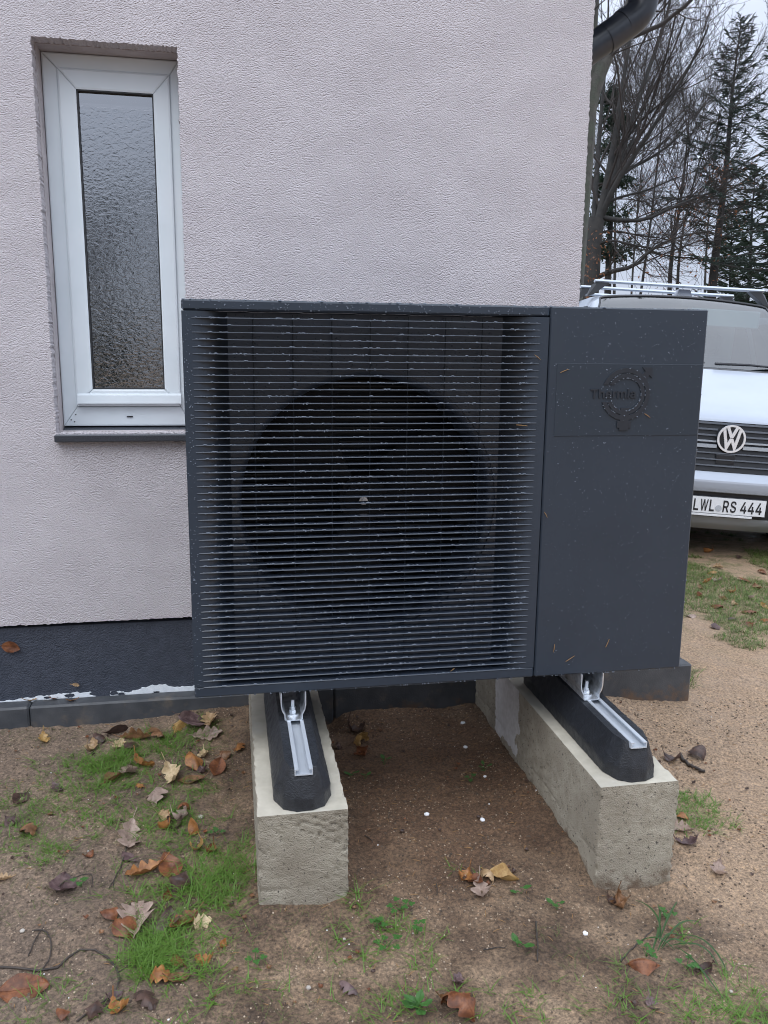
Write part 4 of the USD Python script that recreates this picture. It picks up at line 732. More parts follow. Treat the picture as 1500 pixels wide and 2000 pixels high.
# holly like evergreen behind the oak limbs
D = 16.0; rg = np.random.default_rng(8)
hb = down(smooth_line(pl_([(1186, 600), (1190, 480), (1196, 360), (1200, 250), (1198, 175)], D), 8), -.5)
hol = thing('evergreen_tree', 'dark broadleaved evergreen tree standing behind the oak limbs beside the wall', 'tree', hb[0])
obj('trunk', tubes([(hb, np.linspace(.08, .01, len(hb)))], 7), 'bark_dark', hol, smooth=True)
bl = []; cen = []
for k in range(70):
    i = rg.integers(3, len(hb)); az = rg.uniform(0, 6.283); Q = branch(hb[i-1]*.5+hb[min(i, len(hb)-1)]*.5, np.array([math.cos(az), math.sin(az), rg.uniform(-.1, .6)]), rg.uniform(.2, .75)*(1.15-.7*i/len(hb)), .012, .004, rg, 6, .1, .0); bl.append(Q); cen += list(Q[0][2:])
obj('branches', tubes(bl, 4), 'bark_dark', hol, kind='stuff'); obj('crown', rot_leaf(5200, .045, rg, np.array(cen), .085), 'holly_leaf', hol, kind='stuff')
# rusty beech shrub at the oak's foot
sb_ = thing('beech_shrub', 'low shrub with rust brown dry leaves at the foot of the oak', 'shrub', at(1170, 560, 13.2)*[1, 1, 0]+[0, 0, -.5]); bl, cen = [], []
for k in range(26):
    p0 = at(1170+rg.normal(0, 10), 560, 13.2); p0[2] = -.5; Q = branch(p0, np.array([rg.normal(0, .25), rg.normal(0, .25), 1]), rg.uniform(1.8, 3.7), .012, .003, rg, 9, .06, 0); bl.append(Q); cen += list(Q[0][5:])
obj('stems', tubes(bl, 4), 'twig_brown', sb_, kind='stuff'); obj('foliage', rot_leaf(1900, .026, rg, np.array(cen), .13), 'dry_beech_leaf', sb_, kind='stuff')
# wood on the far side of the yard, seen only mirrored in the window pane
def wood(seed):
    rg = np.random.default_rng(seed); lines, leaf = [], []
    for k in range(20):
        x = -14+k*1.5+rg.normal(0, .5); y = -11.5-5*rg.random(); h = 3.0+3.4*rg.random(); P, R = branch(np.array([x, y, -.5]), np.array([rg.normal(0, .05), 0, 1]), h, .14, .02, rg, 9, .03, 0); lines.append((P, R))
        for j in range(26):
            i = rg.integers(2, 8); az = rg.uniform(0, 6.283); Q = branch(P[i], np.array([math.cos(az), math.sin(az), .8]), 1.2+1.6*rg.random(), .04, .008, rg, 6, .12, .02); lines.append(Q)
            for m_ in range(5): lines.append(branch(Q[0][rg.integers(1, 5)], Q[0][-1]-Q[0][0]+rg.normal(0, .8, 3), .7, .012, .005, rg, 4, .15, 0))
        leaf += [p_ for p_ in P if p_[2] < 1.3]
    return tubes(lines, 4), np.array(leaf), rg
wl_, lf, rg = wood(90)
w_ = thing('far_wood', 'bare wood across the yard, mirrored in the window pane', 'wood', (0, -13, 0), kind='stuff'); obj('branches', wl_, 'bark_dark', w_, kind='stuff'); obj('foliage', rot_leaf(7000, .14, rg, lf, .5), 'needles_dark', w_, kind='stuff')
# ------------------------------------------------------------------ fallen leaves, each one a thing
LC = {'tan': ((.29, .19, .10), (.42, .29, .17)), 'pale': ((.40, .30, .17), (.54, .42, .26)), 'pink': ((.25, .18, .145), (.36, .27, .22)), 'orange': ((.21, .085, .026), (.34, .155, .05)), 'rust': ((.11, .040, .018), (.21, .08, .034)),
      'brown': ((.13, .065, .03), (.23, .12, .06)), 'dark': ((.042, .025, .02), (.085, .05, .038)), 'purple': ((.075, .045, .045), (.15, .10, .095)), 'yellow': ((.27, .155, .05), (.40, .26, .10))}
for k, (a, b) in LC.items():
    usdkit.material(stage, '/World/Looks/leaf_'+k, {'g': ('geometry', {}), 'n': ('noise_texture', {'scale': 45, 'detail': 5, 'roughness': .65}), 'r': ('rgb_ramp', {'ramp': [(.32, tuple(x*.7 for x in a)), (.45, a), (.62, b)]}), 'n2': ('noise_texture', {'scale': 140, 'detail': 2}), 'sr': ('map_range', {'from_min': .66, 'from_max': .72, 'clamp': True, 'to_max': .8}), 'sm': ('mix', {'color2': tuple(x*.35 for x in a)}),
        'b': ('bump', {'strength': .35, 'distance': .0015}), 'p': ('principled_bsdf', {'roughness': .42, 'specular_ior_level': .35}), 't': ('translucent_bsdf', {}), 'm': ('mix_closure', {'fac': .08})},
        [('g.position', 'n.vector'), ('g.position', 'n2.vector'), ('n.fac', 'r.fac'), ('r.color', 'sm.color1'), ('n2.fac', 'sr.value'), ('sr.result', 'sm.fac'), ('sm.color', 'p.base_color'), ('r.color', 't.color'), ('n2.fac', 'b.height'), ('b.normal', 'p.normal'), ('p.BSDF', 'm.closure1'), ('t.BSDF', 'm.closure2')], surface='m.closure')
def leaf_mesh(kind, L, rg, curl=.5, fold=.35, twist=.3, lobes=4.2):
    nu, nv = (40, 8) if kind == 'oak' else (22, 10); u = np.linspace(0, 1, nu); v = np.linspace(-1, 1, nv+1)
    if kind == 'oak':
        env = .34*np.sin(np.pi*np.clip(u, 0, 1)**.80)**.75*(.55+.6*u); lob = []
        for s in (0, 1): ph = rg.uniform(-.5, .5); q_ = .5+.5*np.cos(2*np.pi*lobes*(u+.03*np.sin(6*u))+ph); lob.append(env*(.50+.52*q_**.55)+.006)
        wl, wr = lob; 
    else:
        env = .31*np.sin(np.pi*u**.9)**.8+.004; wl = wr = env
    U, Vv = np.meshgrid(u, v, indexing='ij'); w = np.where(Vv < 0, wl[:, None], wr[:, None]); x = (U-.5); y = Vv*w
    if kind == 'oak': x = x + .045*np.abs(Vv)*(np.where(Vv < 0, wl[:, None], wr[:, None])/.34)   # lobes point forward
    h = np.abs(y)*math.tan(fold)
    h += .05*np.sin(3*np.pi*U+rg.uniform(0, 6))*Vv*np.abs(Vv)*.5 + .05*fbm3(U, Vv, rg.uniform(0, 90), 3.2, 2, 3)
    h += (.010 if kind == 'beech' else .006)*np.cos(2*np.pi*(9 if kind == 'beech' else 8)*(U-.35*np.abs(Vv)*w/.3))*np.abs(Vv)**.6
    # roll along the rib and round it
    c = curl*2.2; ang = x*c; X = np.where(abs(c) > 1e-3, np.sin(ang)/(c+1e-9), x); Z = (1-np.cos(ang))/(c+1e-9)+h*np.cos(ang); X = X-h*np.sin(ang)
    tw = twist*x*2; Y = y*np.cos(tw)-Z*np.sin(tw)*.4; Z = Z+y*np.sin(tw)
    V = np.stack([X, Y, Z], -1).reshape(-1, 3)*L; n1, n2 = U.shape; I = np.arange(n1*n2).reshape(n1, n2); Q = np.stack([I[:-1, :-1], I[1:, :-1], I[1:, 1:], I[:-1, 1:]], -1).reshape(-1, 4)
    blade = trimesh.Trimesh(V, np.vstack([Q[:, [0, 1, 2]], Q[:, [0, 2, 3]]]), process=False)
    mid = V.reshape(n1, n2, 3)[:, nv//2]; st_ = np.array([mid[0]+(mid[0]-mid[2])/np.linalg.norm(mid[0]-mid[2])*L*s+[0, 0, L*.04*s] for s in (.24, .12, 0)])
    rib = tubes([(np.vstack([st_, mid[2:-2:3]+[0, 0, .0004]]), np.linspace(.0012, .0004, 3+len(mid[2:-2:3])))], 4)
    return trimesh.util.concatenate([blade, rib])
def rot(m, ax, a): m.apply_transform(trimesh.transformations.rotation_matrix(a, ax)); return m
def put_leaf(px, py, Lpx, kind, colour, label, yaw=None, curl=None, tilt=None, flip=None, lift=0., group=None, name=None, seed=0, p=None):
    rg = np.random.default_rng(1000+seed); p = onG(px, py) if p is None else p; dist = (p-CAM)@_f; L = Lpx/F*dist*1.36
    m = leaf_mesh(kind, L, rg, curl=rg.uniform(.2, 1.5) if curl is None else curl, fold=rg.uniform(.05, .8), twist=rg.uniform(-.6, .6))
    if (rg.random() < .4) if flip is None else flip: rot(m, (1, 0, 0), math.pi)
    t_ = rg.normal(0, .28) if tilt is None else tilt; rot(m, (1, 0, 0), t_); rot(m, (0, 1, 0), rg.normal(0, .18)); rot(m, (0, 0, 1), rg.uniform(0, 6.28) if yaw is None else yaw)
    z = m.vertices[:, 2]; m.apply_translation((p[0], p[1], 0)); 
    gap = m.vertices[:, 2]-gz(m.vertices[:, 0], m.vertices[:, 1]); m.apply_translation((0, 0, -np.percentile(gap, 14)+.004+lift))
    o = obj(name or ('oak_leaf' if kind == 'oak' else 'beech_leaf'), m, 'leaf_'+colour, smooth=True); tag(prim(o), label, 'leaf', group); return o
LV = [
 (85, 1447, 30, 'oak', 'yellow', 'small yellow orange leaf lying alone on bare soil near the kerb, far left'),
 (180, 1464, 42, 'oak', 'tan', 'curled tan oak leaf at the left end of the leaf row under the kerb'),
 (197, 1449, 34, 'beech', 'dark', 'dark brown leaf behind the curled tan one in the leaf row'),
 (231, 1458, 34, 'oak', 'pale', 'small light tan lobed leaf lying in the middle of the leaf row'),
 (227, 1435, 36, 'beech', 'dark', 'nearly black leaf standing on edge against the kerb row'),
 (263, 1446, 48, 'oak', 'brown', 'broad brown leaf between the light lobed leaf and the orange brown one'),
 (258, 1462, 34, 'beech', 'dark', 'dark wet leaf sticking out in front of the broad brown leaf'),
 (310, 1437, 46, 'oak', 'brown', 'orange brown leaf pointing right in the leaf row by the kerb'),
 (352, 1420, 40, 'oak', 'yellow', 'yellow brown leaf tucked left of the ribbed purple leaf at the kerb'),
 (378, 1420, 50, 'beech', 'purple', 'purple brown ribbed beech leaf against the kerb near the left beam'),
 (411, 1413, 44, 'oak', 'tan', 'tan oak leaf at the right end of the kerb row, tip pointing right'),
 (405, 1438, 46, 'oak', 'pink', 'flat greyish tan leaf just below the tan oak leaf at the row end'),
 (464, 1466, 32, 'oak', 'orange', 'orange brown leaf leaning on the soil beside the left beam'),
 (440, 1480, 26, 'beech', 'brown', 'small dull brown leaf left of the orange leaf beside the beam'),
 (399, 1478, 32, 'oak', 'pale', 'small pale star shaped oak leaf above the round russet leaf'),
 (381, 1496, 42, 'beech', 'orange', 'thin orange folded leaf under the small pale star shaped leaf'),
 (424, 1505, 38, 'beech', 'rust', 'round russet beech leaf with clear ribs, right in the grass patch'),
 (397, 1509, 28, 'beech', 'purple', 'small dark purple leaf left of the round russet leaf'),
 (340, 1519, 58, 'oak', 'pale', 'large pale yellow tan oak leaf with deep lobes in the upper grass patch'),
 (374, 1528, 40, 'beech', 'brown', 'brown leaf half under the large pale oak leaf'),
 (277, 1497, 46, 'oak', 'orange', 'orange tan oak leaf in the grass, left of the large pale one'),
 (251, 1513, 50, 'oak', 'pink', 'greyish pink oak leaf under the orange tan one'),
 (222, 1524, 34, 'beech', 'brown', 'brown leaf end sticking out left of the greyish pink oak leaf'),
 (272, 1538, 18, 'oak', 'orange', 'tiny orange leaf scrap below the greyish pink oak leaf'),
 (111, 1543, 30, 'oak', 'purple', 'dark purplish shrivelled leaf in thin grass far left'),
 (302, 1562, 58, 'oak', 'pink', 'big greyish tan oak leaf in the middle of the grass patch'),
 (38, 1564, 36, 'beech', 'dark', 'dark brown leaf sunk in the thin grass at the far left'),
 (317, 1602, 36, 'oak', 'tan', 'upright tan leaf, left one of the cluster of curled leaves'),
 (322, 1622, 40, 'beech', 'orange', 'orange curled strip at the bottom of the cluster of curled leaves'),
 (355, 1601, 46, 'oak', 'pink', 'pinkish tan leaf rising to the right in the cluster of curled leaves'),
 (338, 1613, 42, 'beech', 'dark', 'dark hollow leaf in the middle of the cluster of curled leaves'),
 (362, 1581, 32, 'oak', 'rust', 'orange brown leaf above the cluster of curled leaves'),
 (385, 1622, 40, 'beech', 'orange', 'narrow orange leaf standing upright right of the curled cluster'),
 (26, 1609, 36, 'beech', 'purple', 'purple brown leaf at the left edge, above the grass tuft'),
 (53, 1628, 42, 'oak', 'brown', 'folded orange brown leaf in a grass tuft near the left edge'),
 (251, 1640, 66, 'oak', 'pink', 'large pinkish grey oak leaf lying flat above the forked twig'),
 (284, 1706, 58, 'oak', 'orange', 'bright orange brown lobed oak leaf in the lower grass patch'),
 (333, 1699, 54, 'beech', 'rust', 'shiny russet beech leaf right beside the bright orange oak leaf'),
 (385, 1662, 40, 'oak', 'yellow', 'crumpled yellow brown leaf near the left beam, beside a dark russet one'),
 (411, 1665, 36, 'beech', 'rust', 'dark russet curled leaf right of the crumpled yellow brown leaf'),
 (341, 1738, 62, 'beech', 'dark', 'dark rolled up leaf like a tube in the lower grass patch'),
 (328, 1756, 30, 'beech', 'rust', 'small wet russet leaf at the lower end of the rolled dark leaf'),
 (121, 1736, 62, 'beech', 'purple', 'faded purple brown leaf flat on bare soil beside a small clover'),
 (251, 1679, 30, 'beech', 'purple', 'small purplish leaf lying beside the forked twig'),
 (9, 1722, 28, 'oak', 'tan', 'tan leaf cut by the left edge of the picture'),
 (177, 1673, 20, 'beech', 'rust', 'tiny red brown leaf alone on soil left of the forked twig'),
 (266, 1804, 92, 'oak', 'pink', 'largest leaf, tan and grey with a long lobed tail'),
 (245, 1822, 56, 'beech', 'rust', 'dark russet folded leaf under the lower end of the largest tan leaf'),
 (213, 1792, 38, 'beech', 'rust', 'pointed russet leaf scrap left of the largest tan leaf'),
 (359, 1806, 56, 'oak', 'rust', 'wet russet lobed leaf right of the dark shiny leaf in the lower grass'),
 (333, 1802, 46, 'beech', 'dark', 'blackish shiny leaf between the largest tan leaf and the wet russet one'),
 (387, 1808, 42, 'oak', 'pale', 'pale straw coloured oak leaf standing on end beside the wet russet leaf'),
 (312, 1812, 40, 'beech', 'purple', 'grey purple leaf half buried in grass under the blackish leaf'),
 (435, 1849, 26, 'oak', 'orange', 'small curled orange cup shaped leaf between grass and left beam'),
 (350, 1880, 36, 'beech', 'rust', 'small russet leaf right of the brightest grass tuft'),
 (399, 1878, 34, 'oak', 'orange', 'orange notched strip of leaf right of the small russet leaf'),
 (312, 1918, 48, 'oak', 'orange', 'orange brown oak leaf below the brightest grass tuft'),
 (350, 1916, 38, 'beech', 'brown', 'brown leaf with a dark stalk right of the orange brown oak leaf'),
 (47, 1938, 72, 'beech', 'rust', 'large dark red brown leaf by the root loops in the lower left corner'),
 (284, 1957, 56, 'oak', 'dark', 'dark glossy leaf near the bottom left, above the orange star leaf'),
 (234, 1976, 52, 'oak', 'orange', 'orange star shaped leaf at the bottom edge, left'),
 (224, 1950, 32, 'beech', 'purple', 'purple brown bit of leaf above the orange star leaf'),
 (125, 1986, 32, 'beech', 'rust', 'red orange leaf at the bottom edge below the root loops'),
 (184, 1988, 48, 'oak', 'dark', 'black brown leaf at the bottom edge left of the orange star leaf'),
 (698, 1450, 46, 'oak', 'yellow', 'crumpled golden brown leaf lying between the beams by the left one'),
 (709, 1474, 38, 'beech', 'rust', 'dark red leaf just below the crumpled golden brown leaf'),
 (693, 1428, 48, 'oak', 'dark', 'shrivelled dark leaf above the crumpled golden brown leaf'),
 (662, 1462, 26, 'beech', 'dark', 'dark leaf pressed against the inner side of the left beam'),
 (906, 1717, 42, 'oak', 'orange', 'orange ragged leaf, left one of the small heap between the beams'),
 (952, 1714, 42, 'oak', 'tan', 'light tan lobed leaf at the top of the small heap between the beams'),
 (982, 1717, 48, 'beech', 'yellow', 'shiny golden brown leaf, right one of the small heap between the beams'),
 (930, 1728, 32, 'beech', 'rust', 'russet folded leaf in the middle of the small heap between the beams'),
 (941, 1744, 54, 'oak', 'pink', 'pinkish tan pointed leaf, lowest of the small heap between the beams'),
 (683, 1933, 40, 'oak', 'purple', 'grey purple leaf alone on soil below the left beam end'),
 (896, 1972, 86, 'oak', 'rust', 'large wet russet oak leaf at the bottom edge, middle'),
 (878, 1958, 40, 'oak', 'brown', 'brown leaf partly under the large wet russet oak leaf'),
 (893, 1921, 34, 'oak', 'purple', 'purple brown torn leaf above the large wet russet oak leaf'),
 (1314, 1486, 36, 'beech', 'dark', 'dark wet oval leaf close to the right rubber foot'),
 (1361, 1478, 40, 'beech', 'dark', 'round dark purple brown leaf on pale sand right of the right foot'),
 (1213, 1769, 56, 'oak', 'brown', 'curled orange brown leaf lodged at the front foot of the right beam'),
 (1196, 1764, 30, 'oak', 'dark', 'dark hollow curl of leaf under the front corner of the right beam'),
 (1256, 1893, 52, 'beech', 'rust', 'glossy red brown leaf lying on a twig at the lower right'),
 (1343, 1650, 44, 'oak', 'purple', 'grey purple lobed leaf on the sand right of the right beam'),
 (1330, 1622, 40, 'oak', 'pink', 'pinkish brown leaf close to the side of the right beam'),
 (1331, 1601, 24, 'beech', 'orange', 'small orange leaf in the grass against the right beam'),
 (1403, 1705, 44, 'oak', 'pink', 'faded grey oak leaf alone on sand at the far right'),
 (1377, 1896, 30, 'beech', 'dark', 'dark leaf under the long grass blades at the lower right'),
 (1275, 1968, 32, 'beech', 'purple', 'dull round brown leaf near the bottom edge, right')]
for k, (px, py, s, kd, col, lab) in enumerate(LV):
    if lab.find('upright') >= 0 or lab.find('on edge') >= 0 or lab.find('on end') >= 0: put_leaf(px, py, s, kd, col, lab, tilt=1.0, seed=k)
    elif lab.find('curl') >= 0 or lab.find('rolled') >= 0 or lab.find('crumpled') >= 0: put_leaf(px, py, s, kd, col, lab, curl=1.7, seed=k)
    else: put_leaf(px, py, s, kd, col, lab, seed=k)
# leaves that lodged on the kerb and on the plinth
def plain_leaf(p, L, kind, col, label, seed, vert=False):
    rg = np.random.default_rng(seed); m = leaf_mesh(kind, L, rg, curl=.5, fold=.25, twist=.2)
    if vert: rot(m, (1, 0, 0), math.pi/2); rot(m, (0, 1, 0), .25)
    else: rot(m, (0, 0, 1), rg.uniform(0, 6)); rot(m, (1, 0, 0), -.35)
    m.apply_translation(np.asarray(p)-[0, 0, m.vertices[:, 2].min() if not vert else 0]); o = obj('oak_leaf' if kind == 'oak' else 'beech_leaf', m, 'leaf_'+col, smooth=True); tag(prim(o), label, 'leaf')
q_ = onY(22, 1263, .798); plain_leaf(q_, .062, 'beech', 'rust', 'brown narrow leaf stuck flat on the dark plinth at the left edge', 1, True)
q_ = onY(139, 1366, .765); plain_leaf((q_[0], .765, .104), .036, 'oak', 'orange', 'orange tan leaf lying on the top of the kerb, right of the others', 2)
q_ = onY(59, 1366, .785); plain_leaf((q_[0], .785, .104), .042, 'oak', 'tan', 'tan leaf lying on the kerb top against the white primer strip', 3)
q_ = onY(106, 1360, .790); plain_leaf((q_[0], .788, .104), .032, 'beech', 'rust', 'russet leaf standing between kerb and plinth', 4)
q_ = onY(148, 1337, .797); plain_leaf(q_, .026, 'oak', 'tan', 'small tan leaf stuck on the plinth above the white primer strip', 5, True)
rg = np.random.default_rng(77)
far = [(1385, 1080, 'orange'), (1403, 1110, 'tan'), (1390, 1122, 'yellow'), (1400, 1135, 'pink'), (1382, 1140, 'orange'), (1430, 1158, 'orange'), (1455, 1136, 'rust'), (1465, 1170, 'pink'), (1434, 1182, 'tan'), (1400, 1188, 'rust'), (1462, 1198, 'rust'), (1492, 1188, 'yellow'), (1350, 1206, 'pink'), (1430, 1211, 'dark'), (1466, 1225, 'rust'), (1399, 1228, 'purple'), (1490, 1120, 'rust'), (1367, 1150, 'brown'), (1478, 1150, 'brown'), (1443, 1090, 'dark'), (1492, 1215, 'orange'), (1366, 1165, 'rust'), (1412, 1172, 'brown')]
CW = {'orange': 'orange', 'yellow': 'yellowish', 'pink': 'greyish tan', 'rust': 'red brown', 'tan': 'light tan', 'dark': 'blackish', 'purple': 'purplish', 'brown': 'brown'}
for k, (x, y, c) in enumerate(far): put_leaf(x, y, 15+8*rg.random(), 'oak' if k % 3 else 'beech', c, '%s leaf on the mossy grass, %s, %s' % (CW[c], 'under the van bumper' if y < 1115 else 'in its upper part' if y < 1145 else 'midway to the kerb' if y < 1180 else 'at its near edge' if y < 1210 else 'where sand begins', 'beside the machine' if x < 1372 else 'left of the middle' if x < 1405 else 'in the middle' if x < 1440 else 'towards the right' if x < 1475 else 'at the picture edge'), group='leaves scattered on the grass in front of the van', name='fallen_leaf', seed=300+k)

# ------------------------------------------------------------------ grass, seedlings, twigs, needles, crumbs
leafmat('grass_blade', (.10, .19, .03), (.30, .42, .10), .42, .25)
leafmat('grass_dull', (.10, .12, .04), (.21, .22, .09), .6, .2)
leafmat('weed_leaf', (.05, .13, .03), (.11, .23, .06), .4, .25)
leafmat('dry_needle', (.30, .17, .07), (.48, .30, .13), .6, .1)
leafmat('grass_dark', (.03, .07, .02), (.06, .12, .035), .4, .2)
mat('twig_dark', (.022, .017, .014), (.05, .038, .03), scale=40, rough=.7)
mat('foam_white', (.76, .77, .78), rough=.7)
mat('pebble', (.26, .23, .2), (.42, .38, .33), scale=60, rough=.7)
def blades(base, L, w, lean, rg, curve=.6):
    n = len(base); az = rg.uniform(0, 6.283, n); d = np.stack([np.cos(az), np.sin(az), 0*az], -1); s = np.stack([-np.sin(az), np.cos(az), 0*az], -1); V = []
    for t_ in (0, .35, .7, 1.0):
        c = base + d*(L*(lean*t_+curve*.5*t_*t_))[:, None] + np.array([0, 0, 1])*(L*(t_-.42*curve*t_*t_))[:, None]*np.sqrt(np.maximum(.12, 1-lean**2*.8))[:, None]; ww = (w*(1-.86*t_))[:, None]; V += [c-s*ww, c+s*ww]
    V = np.stack(V, 1); i = np.arange(n)[:, None]*8; Fs = [i+np.array(f)+2*k for k in range(3) for f in ((0, 1, 3), (0, 3, 2))]
    return trimesh.Trimesh(V.reshape(-1, 3), np.vstack(Fs), process=False)
def on_ground(x, y): return np.stack([x, y, gz_fine(x, y)-.002], -1)
rg = np.random.default_rng(21)
# (px, py, radius px, blades, length m)
GP = [(165, 1495, 40, 260, .05), (210, 1488, 45, 420, .06), (260, 1478, 45, 340, .055), (310, 1458, 45, 420, .06), (345, 1448, 40, 330, .055), (375, 1440, 30, 150, .05), (200, 1530, 45, 300, .05), (260, 1525, 40, 200, .045), (150, 1560, 40, 160, .04), (215, 1515, 50, 260, .05), (60, 1535, 60, 260, .04), (30, 1580, 50, 240, .045), (95, 1565, 60, 160, .035), (380, 1545, 30, 220, .05), (300, 1545, 35, 140, .045), (355, 1500, 30, 120, .045), (300, 1608, 45, 420, .05), (335, 1585, 40, 200, .045), (370, 1600, 30, 130, .04), (30, 1640, 45, 220, .04), (60, 1660, 30, 120, .04), (110, 1612, 60, 140, .035), (200, 1600, 60, 160, .035), (250, 1600, 50, 150, .035),
      (340, 1655, 45, 260, .05), (400, 1700, 55, 240, .055), (460, 1695, 30, 330, .06), (440, 1680, 30, 160, .05), (310, 1740, 45, 420, .06), (370, 1725, 45, 420, .06), (430, 1740, 40, 420, .06), (395, 1765, 45, 420, .06), (450, 1720, 30, 240, .06), (345, 1770, 45, 220, .055), (330, 1840, 40, 330, .06), (300, 1868, 36, 480, .075), (290, 1900, 30, 240, .06), (380, 1845, 45, 130, .05), (370, 1890, 35, 140, .045), (95, 1675, 25, 110, .04), (480, 1640, 25, 70, .045), (205, 1500, 20, 120, .05), (465, 1900, 50, 60, .05), (20, 1985, 50, 110, .045), (200, 1940, 50, 60, .04), (330, 1960, 60, 60, .04), (480, 1930, 40, 40, .06),
      (692, 1762, 18, 60, .06), (745, 1840, 50, 130, .05), (715, 1815, 40, 80, .05), (820, 1860, 50, 60, .05), (830, 1960, 60, 150, .045), (760, 1975, 60, 70, .05), (690, 1880, 40, 50, .05), (980, 1975, 50, 80, .045), (905, 1700, 20, 30, .03),
      (1350, 1575, 30, 280, .045), (1345, 1600, 25, 160, .04), (1385, 1600, 40, 280, .045), (1340, 1555, 20, 120, .04), (1372, 1618, 25, 90, .035), (1455, 1975, 60, 330, .045), (1380, 1985, 60, 140, .045), (1480, 1940, 40, 120, .04), (1250, 1960, 60, 60, .04), (1330, 1825, 30, 60, .04), (1200, 1960, 60, 50, .04), (1130, 1940, 60, 50, .035), (1100, 1975, 60, 60, .04)]
Bs, Ls, Le = [], [], []
for px, py, r, n, L in GP:
    n = int(n*(.5 if 1675 < py < 1780 and px > 300 and px < 490 else .8))
    c = onG(px, py); e = onG(px+r, py); rad = abs(e[0]-c[0])*.95; nc = max(4, n//7); cx = c[0]+rg.normal(0, rad, nc); cy = c[1]+rg.normal(0, rad*.8, nc); k = rg.integers(0, nc, n)
    x = cx[k]+rg.normal(0, .007, n); y = cy[k]+rg.normal(0, .007, n); ok = ~((np.abs(x-.239) < .105) & (y > -.27)) & ~((np.abs(x-1.038) < .104) & (y > -.275)) & (y < .735)
    x, y = x[ok], y[ok]; Bs.append(on_ground(x, y)); Ls.append(L*.70*(.35+1.0*rg.random(len(x)))); Le.append(np.clip(rg.normal(.74, .24, len(x)), 0, .98))
B = np.vstack(Bs); L = np.concatenate(Ls); lean = np.concatenate(Le); w = .0007+.0011*rg.random(len(L))**1.5; pale = rg.random(len(L)) < .13
o = obj('grass', blades(B[~pale], L[~pale], w[~pale], lean[~pale], rg, .9), 'grass_blade', smooth=True); tag(prim(o), 'short green grass in tufts between the fallen leaves', 'grass', kind='stuff')
# thin dull grass everywhere, denser on the mossy ground towards the van
n = 15000; x = rg.uniform(-1.0, 1.9, n); y = rg.uniform(-.9, .72, n); dn = fbm3(x, y, 0, 3.5, 4, 71)+.14*(x < .12)-.16*((x > .36) & (x < .93) & (y > -.35))-.11*(x > 1.1); ok = (dn > .04) & ~((np.abs(x-.239) < .105) & (y > -.27)) & ~((np.abs(x-1.038) < .104) & (y > -.275)); x, y = x[ok], y[ok]
n2 = 120000; x2 = rg.uniform(1.3, 6.0, n2); y2 = .85+3.0*rg.random(n2)**.9; d2 = fbm3(x2, y2, 0, 2.6, 4, 72)+.13*smoothstep(.9, 2.3, y2)-.03-.12*smoothstep(2.6, 3.2, y2); ok = (d2 > .03) & ~((x2 < 1.75) & (y2 < 4)); x2, y2 = x2[ok], y2[ok]
B = np.vstack([on_ground(x, y), on_ground(x2, y2)]); Lg = np.r_[.010+.022*rg.random(len(x)), .018+.03*rg.random(len(x2))]
o = obj('thin_grass', blades(B, Lg, np.r_[.0005+.0004*rg.random(len(x)), .0011+.001*rg.random(len(x2))], np.clip(rg.normal(.65, .25, len(Lg)), 0, .97), rg, .9), 'grass_dull', smooth=True); tag(prim(o), 'thin dull grass and moss growing through the soil', 'grass', kind='stuff')
bright = rg.random(len(x2)) < .45; B3 = on_ground(x2[bright]+.01, y2[bright]); o = obj('grass', blades(B3, .02+.03*rg.random(len(B3)), .001+.001*rg.random(len(B3)), np.clip(rg.normal(.6, .25, len(B3)), 0, .97), rg, .9), 'grass_blade', smooth=True); tag(prim(o), 'green grass on the ground in front of the van', 'grass', kind='stuff')
# long blades by the right beam
lb = thing('grass_clump', 'clump of long dark green grass blades in front of the right beam', 'grass clump', onG(1290, 1850))
for k, (pts) in enumerate([[(1240, 1762), (1268, 1785), (1285, 1812), (1290, 1832)], [(1322, 1765), (1312, 1790), (1300, 1815), (1290, 1835)], [(1284, 1770), (1288, 1795), (1287, 1815), (1288, 1840)], [(1250, 1842), (1272, 1845), (1292, 1850), (1318, 1858)], [(1420, 1905), (1396, 1872), (1362, 1846), (1318, 1830)], [(1412, 1955), (1376, 1918), (1346, 1884), (1318, 1852)], [(1365, 1806), (1340, 1812), (1318, 1826), (1292, 1852)], [(1350, 1850), (1330, 1852), (1310, 1850), (1292, 1856)], [(1402, 1890), (1380, 1870), (1350, 1858), (1300, 1852)], [(1284, 1862), (1296, 1846), (1310, 1838), (1334, 1832)], [(1270, 1872), (1280, 1850), (1284, 1834), (1282, 1812)]]):
    Pn = np.array([onG(*p_) for p_ in pts]); Pn[:, 2] += np.array([.006, .018, .02, .004]); Pn = smooth_line(Pn, 8); d = np.gradient(Pn, axis=0); s_ = np.cross(d, [0, 0, 1]); s_ /= np.linalg.norm(s_, axis=1, keepdims=True); ww = (.0021*np.sin(np.linspace(.25, 2.9, 8))+.0003)[:, None]
    V = np.vstack([Pn-s_*ww, Pn+[0, 0, -.0008], Pn+s_*ww]); Q = [(j+a*8, j+1+a*8, j+1+(a+1)*8, j+(a+1)*8) for a in range(2) for j in range(7)]; obj('blade', trimesh.Trimesh(V, [f for q__ in Q for f in ((q__[0], q__[1], q__[2]), (q__[0], q__[2], q__[3]))], process=False), 'grass_dark', lb, smooth=True)
